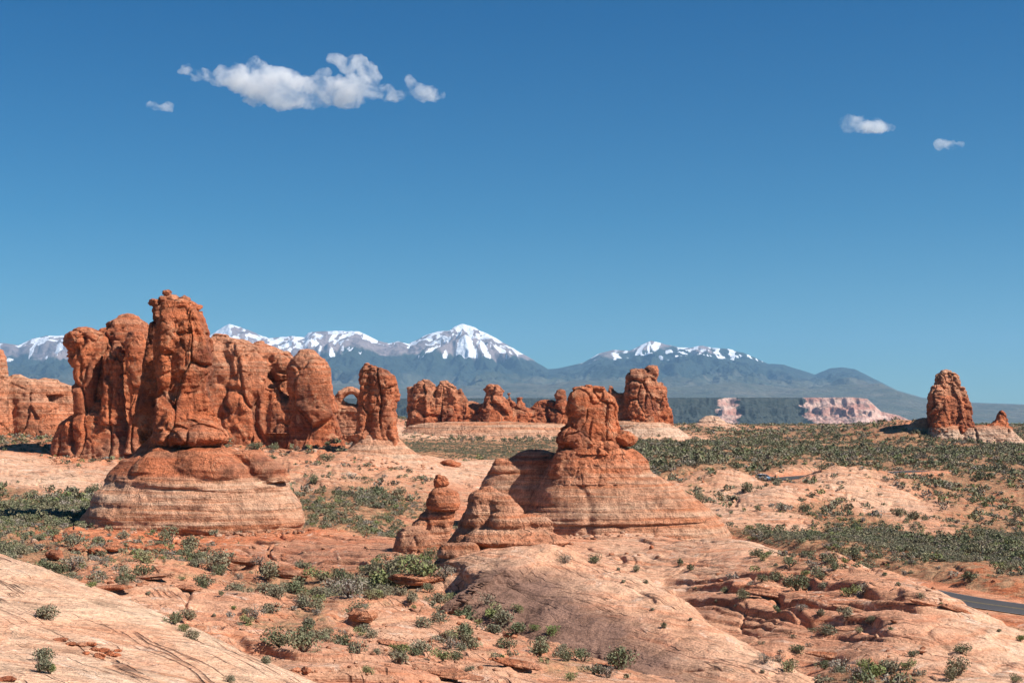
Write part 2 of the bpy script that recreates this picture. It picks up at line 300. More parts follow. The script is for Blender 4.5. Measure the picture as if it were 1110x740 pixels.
# ------------------------------------------------------------------ ground
# photo column, photo row (or a height in metres if negative), distance, pale, veg, ledge, dark
GP = [
 # foreground slab
 (-250,-6.0,60,.9,0,.3,0),(-250,-5.6,40,.9,0,.3,0),(0,605,60,.75,0,.25,0),(60,622,57,.9,0,.25,0),(120,640,55,1,0,.25,0),(230,690,50,1,0,.25,0),(340,740,45,1,0,.25,0),(470,800,41,.9,0,.3,0),
 (0,740,30,.9,0,.25,0),(0,670,42,.85,.05,.3,0),(150,740,34,.95,0,.25,0),(250,740,39,1,0,.25,0),(100,690,42,.85,0,.5,0),(200,900,20,.9,0,.3,0),
 (555,-7.3,20,.9,0,.3,0),(900,-8.0,22,.9,0,.3,0),(1300,-8.5,25,.9,0,.3,0),(555,-1.75,3.2,.9,0,.1,0),(-600,-1.9,5,.9,0,.1,0),(1700,-1.9,5,.9,0,.1,0),(555,-3.5,8,.9,0,.2,0),
 (0,-10.5,76,.5,.5,.3,0),(100,-11,72,.5,.4,.3,0),(230,-11.5,64,.5,.3,.4,0),(340,-11.8,57,.5,.3,.5,0),(460,-12.6,56,.5,.3,.5,0),(-250,-10.5,85,.5,.5,.3,0),
 # ledges, middle left
 (80,603,148,.35,.45,.9,0),(0,600,140,.4,.95,.2,0),(-200,600,140,.4,.95,.2,0),(40,560,205,.4,1,.1,0),(50,545,240,.4,.95,.1,0),(-200,555,230,.4,.8,.1,0),
 (150,620,125,.5,.35,1,0),(250,650,105,.6,.15,1,.1),(190,655,98,.65,.05,1,0),(320,700,80,.6,.1,1,.15),(400,740,68,.6,.1,1,.2),(240,690,80,.65,0,1,0),
 (130,590,165,.2,.25,.5,0),(210,584,178,.15,.2,.4,0),(330,580,182,.25,.05,.3,0),(400,588,165,.35,.0,.4,.15),(280,620,135,.4,.35,1,.1),(350,606,148,.4,.05,.6,.3),(420,600,150,.4,.05,.5,.35),
 (360,640,119,.4,.85,.5,0),(420,635,118,.4,.9,.5,0),(475,630,120,.4,.75,.5,0),(320,690,88,.5,.5,.7,0),
 (450,690,90,.7,.15,1,.1),(430,665,98,.6,.35,1,0),(520,740,76,.7,.2,1,.1),(510,700,88,.6,.25,1,.1),
 # low ground under the whale-back dome
 (465,-14.0,119,.4,.1,.4,.3),(540,-15,113,.5,0,.4,.4),(600,-15.6,111,.5,0,.3,.4),(655,-16.2,108,.5,0,.3,.3),(700,-16.8,104,.55,0,.4,.2),(750,-17.0,97,.6,0,.4,.1),(810,-17.0,89,.6,0,.4,.1),(870,-16.6,82,.7,0,.4,0),
 (560,-15.5,97,.5,.3,.6,.2),(620,-15.8,90,.5,.35,.5,.2),(690,-16.,84,.6,.2,.4,.1),(760,-16.,78,.7,.1,.4,0),(505,-14.7,103,.5,.3,.7,.2),(540,710,86,.5,.25,.8,.1),(615,728,84,.5,.45,.5,.2),(620,-14.8,74,.6,.2,.6,.1),
 (555,-13.5,58,.7,.1,.6,0),(750,-13.5,58,.8,.1,.4,0),(950,-13.8,58,.8,.1,.4,0),(1200,-14.5,60,.8,.1,.4,0),(1300,-15,85,.8,.1,.4,0),
 (720,645,138,.65,.1,.5,0),(660,-16.2,138,.6,0,.5,0),(790,-17.3,110,.6,.1,.5,0),(860,-17.2,96,.6,.3,.5,.1),(740,-16.8,118,.6,.05,.5,.1),
 # slickrock right of the spire
 (620,590,182,.6,0,.3,0),(700,590,178,.75,0,.3,0),(800,588,168,.8,0,.15,0),(835,594,160,.85,0,.15,0),(700,618,152,.75,0,.5,0),(780,625,140,.75,.05,.4,0),(850,612,140,.6,.45,.5,0),(900,603,136,.5,.35,.6,0),
 (960,622,123,.55,.05,.6,0),(1010,642,113,.7,.02,.5,0),(1060,668,105,.85,0,.3,0),(1110,700,98,.9,0,.3,0),(1250,740,88,.9,.05,.3,0),
 (820,640,122,.55,.2,.7,0),(765,664,117,.5,0,.6,.45),(850,698,98,.5,.2,.6,.3),(905,735,82,.5,.6,.6,.1),(950,690,95,.6,.05,.8,.1),(1000,718,86,.75,.02,.6,0),(1080,740,80,.85,.02,.4,0),(900,660,112,.45,.1,.9,.15),(960,660,108,.55,.08,.9,.05),(870,632,128,.5,.4,.8,0),(960,735,81,.5,.6,.5,0),
 (835,-17.4,172,.5,.8,.2,0),(900,-17.6,156,.3,.3,.3,0),(960,-18.3,144,.3,.3,.3,0),(1060,-18.8,126,.4,.3,.2,0),(1110,-18.6,118,.4,.4,.2,0),(1250,-18.8,124,.4,.4,.2,0),
 # sage flat
 (1110,634,149,.1,.45,.7,0),(1050,619,157,.1,.45,.7,0),(980,604,167,.1,.85,.6,0),(905,590,179,.3,.8,.3,0),(1110,618,160,.3,1,.05,0),(1040,606,170,.3,1,.05,0),(970,594,184,.3,1,.05,0),(845,583,190,.4,1,.05,0),(1110,580,216,.3,1,.05,0),(950,579,214,.3,1,.05,0),(845,579,204,.4,.9,.1,0),(1300,640,150,.2,.8,.3,0),(1300,580,218,.3,1,.1,0),
 # middle hills
 (800,540,262,.75,.3,.4,0),(770,562,230,.8,.25,.3,0),(850,574,216,.8,.2,.3,0),(843,531,256,.8,.2,.3,0),(700,510,320,.4,.8,.2,0),(745,500,335,.4,.85,.2,0),(800,505,330,.4,.85,.2,0),(835,521,306,.4,.3,.0,0),(765,517,284,.6,.4,.3,0),(802,514.5,290,.8,.05,.2,0),(836,525,292,.5,.5,.1,0),(905,511,300,.75,.3,.4,0),(870,508,318,.7,.4,.3,0),(930,530,275,.8,.25,.4,0),(970,552,255,.8,.2,.5,0),(1000,574,222,.7,.3,.4,0),(900,560,238,.5,.6,1,0),
 (1040,530,300,.3,.6,.5,0),(1110,545,285,.4,.5,.5,0),(1060,560,250,.5,.5,.6,0),(1100,500,380,.3,.9,.2,0),(1000,500,370,.3,.85,.3,0),(960,515,330,.4,.6,.4,0),(900,490,430,.3,.75,.3,0),(800,490,430,.3,.75,.3,0),(760,480,500,.3,.8,.2,0),(850,477,560,.3,.8,.3,0),(1000,482,530,.3,.9,.1,0),(1100,482,520,.3,.9,.1,0),(900,469,720,.3,.75,.2,0),(1050,472,680,.3,.8,.1,0),(990,459,556,.3,.3,.2,0),(955,471,550,.3,.5,.1,0),(1060,477,575,.3,.8,.1,0),(1000,484,520,.3,.8,.1,0),
 (750,463,900,.5,.4,.2,0),(900,461,1100,.3,.55,.2,0),(1100,462,1000,.3,.8,.2,0),(400,-7,1300,.3,.6,.1,0),(-100,-7,1300,.3,.6,.1,0),(1300,-7,1200,.3,.8,.1,0),(1400,500,400,.3,.8,.2,0),
 (0,-22,1900,.3,.6,0,0),(555,-22,1900,.3,.6,0,0),(1100,-22,1900,.3,.6,0,0),(555,-40,5000,.3,.6,0,0),(-300,-40,5000,.3,.6,0,0),(1400,-40,5000,.3,.6,0,0),
 (555,-60,26000,.3,.6,0,0),(-600,-60,26000,.3,.6,0,0),(1700,-60,26000,.3,.6,0,0),
 # left, behind the tower
 (90,493,335,.2,.3,.7,0),(20,476,372,.2,.55,.4,0),(20,500,305,.85,.05,.2,0),(60,522,270,.9,.05,.2,0),(0,515,285,.85,.1,.2,0),(95,520,275,.8,.1,.2,0),(110,500,315,.3,.3,.6,0),(0,540,250,.5,.8,.1,0),(-200,500,310,.6,.3,.2,0),(-200,470,420,.3,.3,.2,0),
 (250,483,328,.15,.35,.4,0),(350,486,318,.3,.4,.4,0),(440,500,298,.7,.1,.3,0),(410,492,302,.6,.15,.3,0),(300,500,292,.55,.3,.6,0),(350,520,262,.65,.35,.7,0),(400,545,230,.5,.75,.3,0),(340,562,208,.5,.85,.2,0),(450,535,245,.55,.4,.3,0),(395,515,270,.6,.35,.5,0),
 (500,514,290,.85,.05,.2,0),(540,502,325,.85,.05,.2,0),(470,500,360,.6,.2,.2,0),(520,491,430,.4,1,.0,0),(470,485,480,.4,.95,0,0),(560,482,520,.4,.95,0,0),(450,470,590,.9,.15,.1,0),(600,470,590,.9,.15,.1,0),(730,478,560,.8,.2,.1,0),(560,476,560,.7,.4,.1,0),(650,482,520,.4,.9,0,0),
 (540,562,220,.4,.1,.3,0),(480,575,200,.5,.3,.3,0),(430,578,190,.5,.6,.3,0),(100,-5,500,.3,.3,.2,0),(300,-4,500,.3,.3,.2,0),(500,-3,700,.3,.3,.1,0),
]
gp = []
for q in GP:
    px, v, D = q[:3]; z = v if v < 0 else (HY - v) / F * D
    x = (px - CX) / F * D; gp.append((math.atan2(x, D), math.log(math.hypot(x, D)), z) + tuple(q[3:]))
gp = np.array(gp)
KT = 2.2
def tps_fit(pts, vals, lam):
    n = len(pts); d = np.linalg.norm(pts[:, None] - pts[None], axis=2); K = d * d * np.log(d + 1e-9) + lam * np.eye(n)
    Pm = np.c_[np.ones(n), pts]; A = np.block([[K, Pm], [Pm.T, np.zeros((3, 3))]])
    return np.linalg.solve(A, np.r_[vals, np.zeros(3)])
ctl = np.c_[gp[:, 0] * KT, gp[:, 1]]
# height is fitted relative to distance so that near and far both behave
w_tps = tps_fit(ctl, gp[:, 2] / np.exp(gp[:, 1]) * 100, 1e-4)
def tps_eval(w, q):
    out = w[-3] + w[-2] * q[:, 0] + w[-1] * q[:, 1]
    for i in range(len(ctl)):
        d2 = (q[:, 0] - ctl[i, 0]) ** 2 + (q[:, 1] - ctl[i, 1]) ** 2 + 1e-12
        out += w[i] * .5 * d2 * np.log(d2)
    return out
def idw(q, vals):
    num = 0; den = 0
    for i in range(len(ctl)):
        d2 = (q[:, 0] - ctl[i, 0]) ** 2 + (q[:, 1] - ctl[i, 1]) ** 2 + 1.5e-4
        wt = 1 / (d2 * d2); num = num + wt[:, None] * vals[i][None]; den = den + wt
    return num / den[:, None]

def seq(*segs):
    out = [segs[0][0]]
    for a, bb, n in segs: out += list(np.linspace(a, bb, n + 1)[1:])
    return np.array(out)
TH = seq((-1.25, -.42, 70), (-.42, -.37, 20), (-.37, .37, 1100), (.37, .42, 20), (.42, 1.25, 70))
LR = seq((math.log(3), math.log(26), 50), (math.log(26), math.log(240), 1250), (math.log(240), math.log(1250), 280), (math.log(1250), math.log(26000), 50))
# coarse evaluation then bilinear refinement (the control surface is smooth)
cth = np.linspace(TH[0], TH[-1], 330); clr = np.linspace(LR[0], LR[-1], 300)
CQ = np.stack(np.meshgrid(cth * KT, clr, indexing='ij'), -1).reshape(-1, 2)
cz = tps_eval(w_tps, CQ).reshape(len(cth), len(clr)); ca = idw(CQ, gp[:, 3:]).reshape(len(cth), len(clr), 4)
def bil(grid, a, bvals, ga, gb):
    fa = np.clip((a - ga[0]) / (ga[-1] - ga[0]) * (len(ga) - 1), 0, len(ga) - 1.001); fb = np.clip((bvals - gb[0]) / (gb[-1] - gb[0]) * (len(gb) - 1), 0, len(gb) - 1.001)
    i = fa.astype(int); j = fb.astype(int); fa = fa - i; fb = fb - j
    if grid.ndim == 3: fa = fa[..., None]; fb = fb[..., None]
    return grid[i, j] * (1 - fa) * (1 - fb) + grid[i + 1, j] * fa * (1 - fb) + grid[i, j + 1] * (1 - fa) * fb + grid[i + 1, j + 1] * fa * fb
TT, RR = np.meshgrid(TH, LR, indexing='ij')
gr = np.exp(RR); GXx = gr * np.sin(TT); GYy = gr * np.cos(TT)
Z0 = bil(cz, TT, RR, cth, clr) * gr / 100
A0 = bil(ca, TT, RR, cth, clr)
gx = GXx.astype(np.float32); gy = GYy.astype(np.float32)
pale, veg, ledge, dark = [A0[..., i].astype(np.float32) for i in range(4)]
fadeout = np.clip(1.6 - np.abs(RR - math.log(150)) / 3.0, 0.25, 1)
near = np.clip((RR - math.log(10)) / 1., 0, 1)
Z = Z0 + near * (.45 * fbm2(gx * .055, gy * .055, 3) * (0.5 + ledge) * np.clip(gr / 120, .5, 2.5))
# soft rounded slickrock swells and soil hummocks
far_t = np.clip((gr - 230) / 300, 0, 1)
Z += near * far_t * (1.5 * np.abs(fbm2(gx * .022, gy * .022, 3, 9.)) - .5) * (gr < 1500)
# tilted beds breaking out as ledges
wv = fbm2(gx * .035, gy * .035, 3, 3.)
bc = Z + .085 * gx + .10 * gy + 1.3 * wv + .22 * fbm2(gx * .25, gy * .25, 2, 5.)
tabA = bed_table(3, .35, .85); tabB = bed_table(5, 1.2, 2.6)
rockm = sstep(.78, .46, veg)
lf = np.clip(gr / 95, .5, 2.2)
Z += near * rockm * ((.10 + .20 * ledge) * bed(tabA, bc / lf) * lf + .42 * ledge * ledge * bed(tabB, bc / lf) * lf)
def saw_table(seed, tmin, tmax, total=400.):
    r = np.random.RandomState(seed); zs = [0.]
    while zs[-1] < total: zs.append(zs[-1] + r.uniform(tmin, tmax))
    zz = np.arange(0, total, .012); idx = np.searchsorted(zs, zz, side='right') - 1; zs = np.array(zs + [zs[-1] + 1])
    T = zz - zs[idx]; t = T / (zs[idx + 1] - zs[idx]); jump = r.rand(len(zs)) ** 1.6
    nj = jump[np.minimum(idx + 1, len(jump) - 1)]; Te = zs[idx + 1] - zz
    return zz, ((1 - t) * jump[idx] * np.clip(T / .12, 0, 1) - .5 * nj * np.exp(-Te / .10) - .5 * jump[idx] * np.clip(1 - T / .12, 0, 1)).astype(np.float32), (np.exp(-T / .16) * jump[idx] * np.clip(T / .10, 0, 1)).astype(np.float32)
tabS = saw_table(21, .35, 1.3)
q_ = np.mod(bc / lf + 200., 400.); lm = near * rockm * np.clip(ledge * 1.35 - .1, 0, 1.15) * sstep(-.45, .25, fbm2(gx * .03 + 4, gy * .03, 2, 6.)) * (gr < 330) * sstep(58, 66, gr)
Z += .68 * lf * lm * np.interp(q_, tabS[0], tabS[1]); lip = .60 * lf * lm * np.interp(q_, tabS[0], tabS[2])
tabF = saw_table(33, .16, .5); lf2 = lf * np.clip(ledge * 2. - 1.1, 0, 1) * near * rockm * sstep(-.5, .2, fbm2(gx * .06, gy * .06 + 8, 2, 2.)) * (gr < 260) * sstep(58, 66, gr)
Z += .25 * lf2 * np.interp(q_, tabF[0], tabF[1]); lip = lip + .12 * lf2 * np.interp(q_, tabF[0], tabF[2])
GLX = gx - .45 * lip; GLY = gy - .85 * lip
# joints: long shallow grooves, and small roughness
jn = np.abs(pn2(gx * .05 + gy * .028 + wv * .5, gy * .012 - gx * .01))
Z -= near * rockm * .5 * sstep(.045, .0, jn) * (0.2 + ledge) * lf
jn2 = np.abs(pn2(gx * .03 - gy * .06 + 7.7, gy * .05 + gx * .05 + wv * .4))
Z -= near * rockm * .30 * sstep(.035, .0, jn2) * lf * ledge
Z += near * (.07 * fbm2(gx * .6, gy * .6, 3, 1.) * lf + .03 * pn2(gx * 2.3, gy * 2.3)) * (.4 + .8 * ledge)
Z += near * sstep(.3, .6, veg) * .16 * fbm2(gx * .45, gy * .45, 2, 8.)
# road: a level strip cut into the ground
ROAD = [P(1400, 452, 122), P(1250, 452, 128), P(1150, 452, 132), P(1095, 452, 136), P(1045, 452, 141), P(985, 452, 149), P(930, 452, 158), P(880, 452, 166), P(830, 452, 176), P(780, 452, 192), P(710, 452, 222), P(665, 452, 252), P(680, 452, 284), P(740, 452, 300), P(790, 452, 304), P(835, 452, 308), P(870, 452, 316), P(930, 452, 325), P(1000, 452, 335)]
ROADZ = [-19.0, -18.9, -18.8, -18.7, -18.7, -18.65, -18.5, -18.3, -18.2, -18.0, -17.6, -16.8, -15.6, -14.6, -14.2, -14.0, -13.6, -13.3, -13.0]
def catmull(pts, n=12):
    pts = [np.array(p, float) for p in pts]; out = []
    for i in range(len(pts) - 1):
        p0, p1, p2, p3 = pts[max(i - 1, 0)], pts[i], pts[i + 1], pts[min(i + 2, len(pts) - 1)]
        for k in range(n):
            t = k / n; out.append(.5 * ((2 * p1) + (p2 - p0) * t + (2 * p0 - 5 * p1 + 4 * p2 - p3) * t * t + (3 * p1 - p0 - 3 * p2 + p3) * t ** 3))
    out.append(pts[-1]); return np.array(out)
RC = catmull([(p.x, p.y, z) for p, z in zip(ROAD, ROADZ)], 14)
sel = (gr > 100) & (gr < 380) & (gx > 10)
qx, qy = gx[sel], gy[sel]
best = np.full(qx.shape, 1e9, np.float32); bz = np.zeros_like(best)
for i in range(0, len(RC) - 1):
    a, c = RC[i], RC[i + 1]; dx, dy = c[0] - a[0], c[1] - a[1]; L2 = dx * dx + dy * dy
    t = np.clip(((qx - a[0]) * dx + (qy - a[1]) * dy) / L2, 0, 1)
    d = np.hypot(qx - a[0] - t * dx, qy - a[1] - t * dy); m = d < best
    best = np.where(m, d, best); bz = np.where(m, a[2] + t * (c[2] - a[2]), bz)
wr = sstep(9.0, 5.2, best); zz = Z[sel]; Z[sel] = zz * (1 - wr) + (bz - .02) * wr
v_ = veg[sel]; veg[sel] = np.where(best < 6.5, .05, v_); d_ = dark[sel]; pale[sel] = np.where(best < 6.5, .4, pale[sel])
roaddist = np.full(gr.shape, 1e9, np.float32); roaddist[sel] = best

nT, nR = gr.shape
vid = np.arange(nT * nR).reshape(nT, nR)
q = np.stack([vid[:-1, :-1], vid[1:, :-1], vid[1:, 1:], vid[:-1, 1:]], -1).reshape(-1, 4)
me = new_mesh('ground', np.stack([GLX, GLY, Z], -1).astype(np.float32).reshape(-1, 3), quads=q)
# make sure faces look up
if me.polygons[nR * 300].normal.z < 0: me.flip_normals()
set_smooth(me); attr(me, 'pale', pale.ravel()); attr(me, 'veg', veg.ravel()); attr(me, 'dark', dark.ravel())
structure(link('ground', me, MAT_GROUND))

def locate(th, lr):
    i = np.clip(np.searchsorted(TH, th) - 1, 0, nT - 2); j = np.clip(np.searchsorted(LR, lr) - 1, 0, nR - 2)
    return i, j, (th - TH[i]) / (TH[i + 1] - TH[i]), (lr - LR[j]) / (LR[j + 1] - LR[j])
def gsample(G, x, y):
    x = np.asarray(x, float); y = np.asarray(y, float)
    i, j, a, c = locate(np.arctan2(x, y), np.log(np.hypot(x, y)))
    return G[i, j] * (1 - a) * (1 - c) + G[i + 1, j] * a * (1 - c) + G[i, j + 1] * (1 - a) * c + G[i + 1, j + 1] * a * c
EL = Z / gy                                     # tangent of the view angle, per column
EMAX = np.maximum.accumulate(np.where(gr > 6, EL, -9), axis=1)
def ground_at_pixel(px, py, dmin=20.):
    th = math.atan2(px - CX, F); i = int(np.clip(np.searchsorted(TH, th), 1, nT - 2))
    t = (HY - py) / F; k = np.where((EL[i] >= t) & (gr[i] > dmin))[0]
    if len(k) == 0: return None
    D = gy[i, k[0]]; return Vector(((px - CX) / F * D, D, float(Z[i, k[0]])))

# ------------------------------------------------------------------ road
def road_mesh(off0, off1, dz, dash=None):
    d = np.gradient(RC[:, :2], axis=0); d /= np.linalg.norm(d, axis=1)[:, None]; n = np.c_[-d[:, 1], d[:, 0]]
    s = np.r_[0, np.cumsum(np.linalg.norm(np.diff(RC[:, :2], axis=0), axis=1))]
    co = []; fa = []
    for i in range(len(RC)):
        for o in (off0, off1): co.append((RC[i, 0] + n[i, 0] * o, RC[i, 1] + n[i, 1] * o, RC[i, 2] + dz))
    for i in range(len(RC) - 1):
        if dash is None or (s[i] % dash) < dash * .4: fa.append((2 * i, 2 * i + 2, 2 * i + 3, 2 * i + 1))
    me = new_mesh('road', co, faces=fa)
    if me.polygons[0].normal.z < 0: me.flip_normals()
    return me
b = NB('asphalt'); f = b.noise(b.pos(), 3., 5, .7); g = b.noise(b.pos(), .2, 3)
MAT_ROAD = b.principled(b.mix(b.rng(g, .3, .7), b.mix(f, (.035, .035, .04), (.06, .06, .065)), (.075, .07, .07)), .85)
structure(link('road', road_mesh(-3.2, 3.2, .05), MAT_ROAD))
MW = simple_mat('white road paint', (.30, .29, .28), .6); MY = simple_mat('yellow road paint', (.24, .18, .07), .6)
for nm, o0, o1, mt in (('road_edge_line', -3.05, -2.97, MW), ('road_edge_line', 2.97, 3.05, MW), ('road_centre_line', -.22, -.1, MY), ('road_centre_line', .1, .22, MY)):
    structure(link(nm, road_mesh(o0, o1, .06), mt))

# ------------------------------------------------------------------ rock formations
def lobe(rows, D, dk=.9, dd=0., n=2.6, seg=44, lean=0., absd=None, skew=0.):
    """a rounded rock column: rows of (photo row, left, right) set at distance D+dd; dk depth / width"""
    Dc = D + dd; r = sorted(rows); ys = np.array([a[0] for a in r], float)
    xc = np.array([(a[1] + a[2]) / 2 for a in r]); hw = np.array([(a[2] - a[1]) / 2 for a in r])
    m = max(8, int((ys[-1] - ys[0]) / 2)); yy = np.linspace(ys[0], ys[-1], m)
    xcs = np.interp(yy, ys, xc); hws = np.interp(yy, ys, hw)
    s = Dc / F; rings = []
    top = min(hws[0] * .35, (ys[-1] - ys[0]) * .15)          # domed top
    caps = [(ys[0] - top * math.sin(a), xcs[0], hws[0] * math.cos(a)) for a in (1.35, 1.0, .6, .3)]
    for (y, c, h) in caps + list(zip(yy, xcs, hws)): rings.append((y, c, max(h, .3)))
    t = np.linspace(0, 2 * np.pi, seg, endpoint=False)
    ct = np.sign(np.cos(t)) * np.abs(np.cos(t)) ** (2 / n); st = np.sign(np.sin(t)) * np.abs(np.sin(t)) ** (2 / n)
    co = []
    y0 = ys[0]
    for (y, c, h) in rings:
        dep = (absd * (h / max(hws)) ** .6 if absd else h * s * dk)
        X = (c - CX) * s + ct * h * s; Yv = Dc + st * dep + lean * (y - y0) * s + skew * ct * h * s
        co.append(np.c_[X, Yv, np.full(seg, (HY - y) * s)])
    k = len(co); fa = []
    for i in range(k - 1):
        for j in range(seg):
            a = i * seg + j; c2 = i * seg + (j + 1) % seg; fa.append((a, c2, c2 + seg, a + seg))
    fa.append(tuple(range(seg))[::-1]); fa.append(tuple((k - 1) * seg + j for j in range(seg)))
    return np.vstack(co), fa
def tube(pts, D, rad, seg=16, dk=1.6):
    """an arched bridge of rock through photo points at distance D"""
    C = catmull([tuple(P(a, c, D)) for a, c in pts], 6); R = np.interp(np.linspace(0, 1, len(C)), np.linspace(0, 1, len(rad)), rad) * D / F
    T = np.gradient(C, axis=0); T /= np.linalg.norm(T, axis=1)[:, None]; yv = np.array((0, 1., 0)); co = []; fa = []
    for i in range(len(C)):
        nn = np.cross(T[i], yv)
        for j in range(seg):
            a = 2 * math.pi * j / seg; co.append(C[i] + nn * math.cos(a) * R[i] + yv * math.sin(a) * R[i] * dk)
    for i in range(len(C) - 1):
        for j in range(seg):
            a = i * seg + j; c2 = i * seg + (j + 1) % seg; fa.append((a, c2, c2 + seg, a + seg))
    fa.append(tuple(range(seg))[::-1]); fa.append(tuple((len(C) - 1) * seg + j for j in range(seg)))
    return np.array(co), fa

SIL = []     # (polygon rows, distance) used to know what hides plants
def carve(name, lobes, D, base, parent, mat, vox=1.15, lump=(.5, 5.), strata=(.25, .5, 1.3), joint=(.5, .16), block=(.25, 3.5), fine=.1,
          pale=((300, 0.), (700, 0.)), seed=0, zs=None, tilt=(.012, 0.), palef=None):
    s = D / F
    V = []; Fc = []; off = 0
    for co, fa in lobes:
        V.append(co); Fc += [tuple(a + off for a in f) for f in fa]; off += len(co)
    me = new_mesh(name, np.vstack(V), faces=Fc)
    tmp = bpy.data.objects.new('tmp', me); COL.objects.link(tmp)
    md = tmp.modifiers.new('r', 'REMESH'); md.mode = 'VOXEL'; md.voxel_size = vox * s; md.use_smooth_shade = True
    dg = bpy.context.evaluated_depsgraph_get(); m2 = bpy.data.meshes.new_from_object(tmp.evaluated_get(dg))
    bpy.data.objects.remove(tmp); bpy.data.meshes.remove(me); m2.name = name
    def upd(c): m2.vertices.foreach_set('co', np.ascontiguousarray(c, np.float32).ravel()); m2.update()
    c = get_co(m2); n = get_n(m2); x, y, z = c.T
    A, L = lump
    hN = n * np.array([1, 1, .35], np.float32)
    c = c + n * (A * (.45 * fbm3(x / L, y / L, z / L * .8, 3, seed * 3.1) + np.abs(fbm3(x / L * .8, y / L * .8, z / L * .6, 2, seed * 1.1)) * .7 - .25))[:, None]
    upd(c); c = get_co(m2); n = get_n(m2); x, y, z = c.T; hN = n * np.array([1, 1, .15], np.float32)
    # vertical joints
    Aj, fj = joint; wq = .25 * pn3(x * .12, y * .12, z * .12 + seed)
    j1 = np.abs(pn3(x * fj + wq, y * fj * .8, z * fj * .07 + seed * 1.3)); d = -Aj * sstep(.075, 0, j1) * sstep(-.35, .1, pn3(x * .08 + 9, y * .08, z * .1 + seed))
    # blocks
    Ab, Lb = block
    if Ab:
        wx = .35 * fbm3(x / Lb, y / Lb, z / Lb, 2, 4. + seed)
        F1, F2, rid, gr_ = worley(x / Lb + wx * .5, y / Lb - wx * .5, z / Lb * .5 + wx * .3, True)
        d = d + Ab * ((rid - .5) * 1.1 + gr_ * 1.5) * sstep(0, .12, F2 - F1) - Ab * .9 * sstep(.06, 0, F2 - F1)
        F1, F2, rid, gr_ = worley(x / Lb * 2.7 + wx, y / Lb * 2.7 - wx, z / Lb * 1.8 + wx * .5, True)
        mk = sstep(-.25, .3, fbm3(x / 9, y / 9, z / 9, 2, seed + 50.))
        d = d + mk * Ab * .40 * (((rid - .5) * 1.1 + gr_ * 1.6) * sstep(0, .14, F2 - F1) - .8 * sstep(.10, 0, F2 - F1))
        pit = fbm3(x / 1.7, y / 1.7, z / 1.2, 2, seed + 33.); d = d - .5 * Ab * sstep(.42, .85, pit)
    # level beds
    As, t0, t1 = strata; tab = bed_table(11 + seed, t0, t1)
    zw = z + .8 * pn3(x * .05, y * .05, z * .03 + seed) * t1 + tilt[0] * x + tilt[1] * y
    am = 1. if zs is None else np.interp(HY - z / s, [a[0] for a in zs], [a[1] for a in zs])
    d = d + As * am * bed(tab, zw) * np.clip(.75 + 1.1 * fbm3(x * .12, y * .12, z * .35, 2, seed + 7.), .1, 1.6)
    c = c + hN * d[:, None]
    upd(c); c = get_co(m2); n = get_n(m2); x, y, z = c.T
    Lf = L * .22
    c = c + n * (fine * fbm3(x / Lf, y / Lf, z / Lf * 1.5, 3, seed + 20.))[:, None]
    pl = np.interp(HY - z / s + 3 * pn3(x * .1, y * .1, z * .2), [a[0] for a in pale], [a[1] for a in pale])
    if palef is not None: pl = palef(x, y, z)
    upd(c - np.array(base, np.float32)); set_smooth(m2)
    attr(m2, 'pale', pl)
    return link(name, m2, mat, parent)
def sil(rows, D): SIL.append((sorted(rows), D))

def formation(name, label, px, py, D, parts, cat='rock formation', group=None):
    base = P(px, py, D); t = thing(name, label, cat, base, group)
    for nm, lobes, kw in parts: carve(nm, lobes, D, base, t, **kw)
    return t

R = MAT_ROCK
# A. great tower on a banded pedestal
D = 193
towA = [lobe([(330,176,212),(345,171,222),(370,170,228),(395,170,229),(420,172,226),(445,172,232),(462,168,242),(477,164,249),(486,172,238),(494,178,230)], D, .85, -1.5, 3.0),
        lobe([(331,166,205),(345,160,208),(370,156,208),(400,154,210),(430,153,208),(455,151,206),(475,150,206),(488,158,205),(496,166,204)], D, .8, 6.5, 3.6),
        lobe([(338,208,222),(352,212,227),(375,214,230),(395,216,231),(405,218,226)], D, 1.2, 1.0, 2.4),
        lobe([(455,190,236),(465,184,246),(476,180,251),(484,188,240)], D, .9, -3.0, 2.3)]
pedA = [lobe([(476,164,236),(484,156,246),(492,148,258),(500,138,270)], D, .8, .5, 2.5),
        lobe([(482,165,240),(490,150,262),(500,136,276),(510,122,292),(518,117,300),(524,116,302)], D, .82, 0, 2.2),
        lobe([(488,190,246),(498,186,262),(508,184,271),(516,186,272),(521,196,264)], D, .9, -4.6, 2.4),
        lobe([(488,164,206),(498,150,212),(510,138,212),(519,136,200)], D, .9, -4.6, 2.4), lobe([(500,130,160),(512,118,162),(521,114,156)], D, 1.1, -2.5, 2.3),
        lobe([(492,248,286),(500,262,300),(507,266,310),(515,268,313),(522,274,312)], D, 1.2, -2.6, 2.4),
        lobe([(519,120,304),(528,113,311),(538,107,317),(548,100,322),(558,94,326),(564,91,328),(569,92,327),(574,99,325),(592,101,322)], D, .78, 0, 2.5)]
capA = [lobe([(324,170,212),(330,166,218),(336,165,219)], D, .8, 0, 2.4)]
formation('sandstone_tower', 'tallest red sandstone tower with loose caprocks standing on a banded dome pedestal', 200, 580, D, [
    ('pedestal', pedA, dict(mat=R, lump=(.6, 6.), strata=(.62, .55, 1.5), joint=(.75, .10), block=(0, 1), fine=.10, pale=((480, .12), (512, .25), (520, .85), (570, .75), (590, .4)), seed=1, zs=((480, .1), (512, .25), (522, 1), (600, 1)))),
    ('shaft', towA, dict(mat=R, vox=.85, lump=(.5, 9.), strata=(.10, 2.2, 5.5), joint=(.6, .09), block=(.75, 7.), fine=.22, pale=((300, .22), (350, .05), (455, .05), (470, .3), (490, .3)), seed=2)),
])
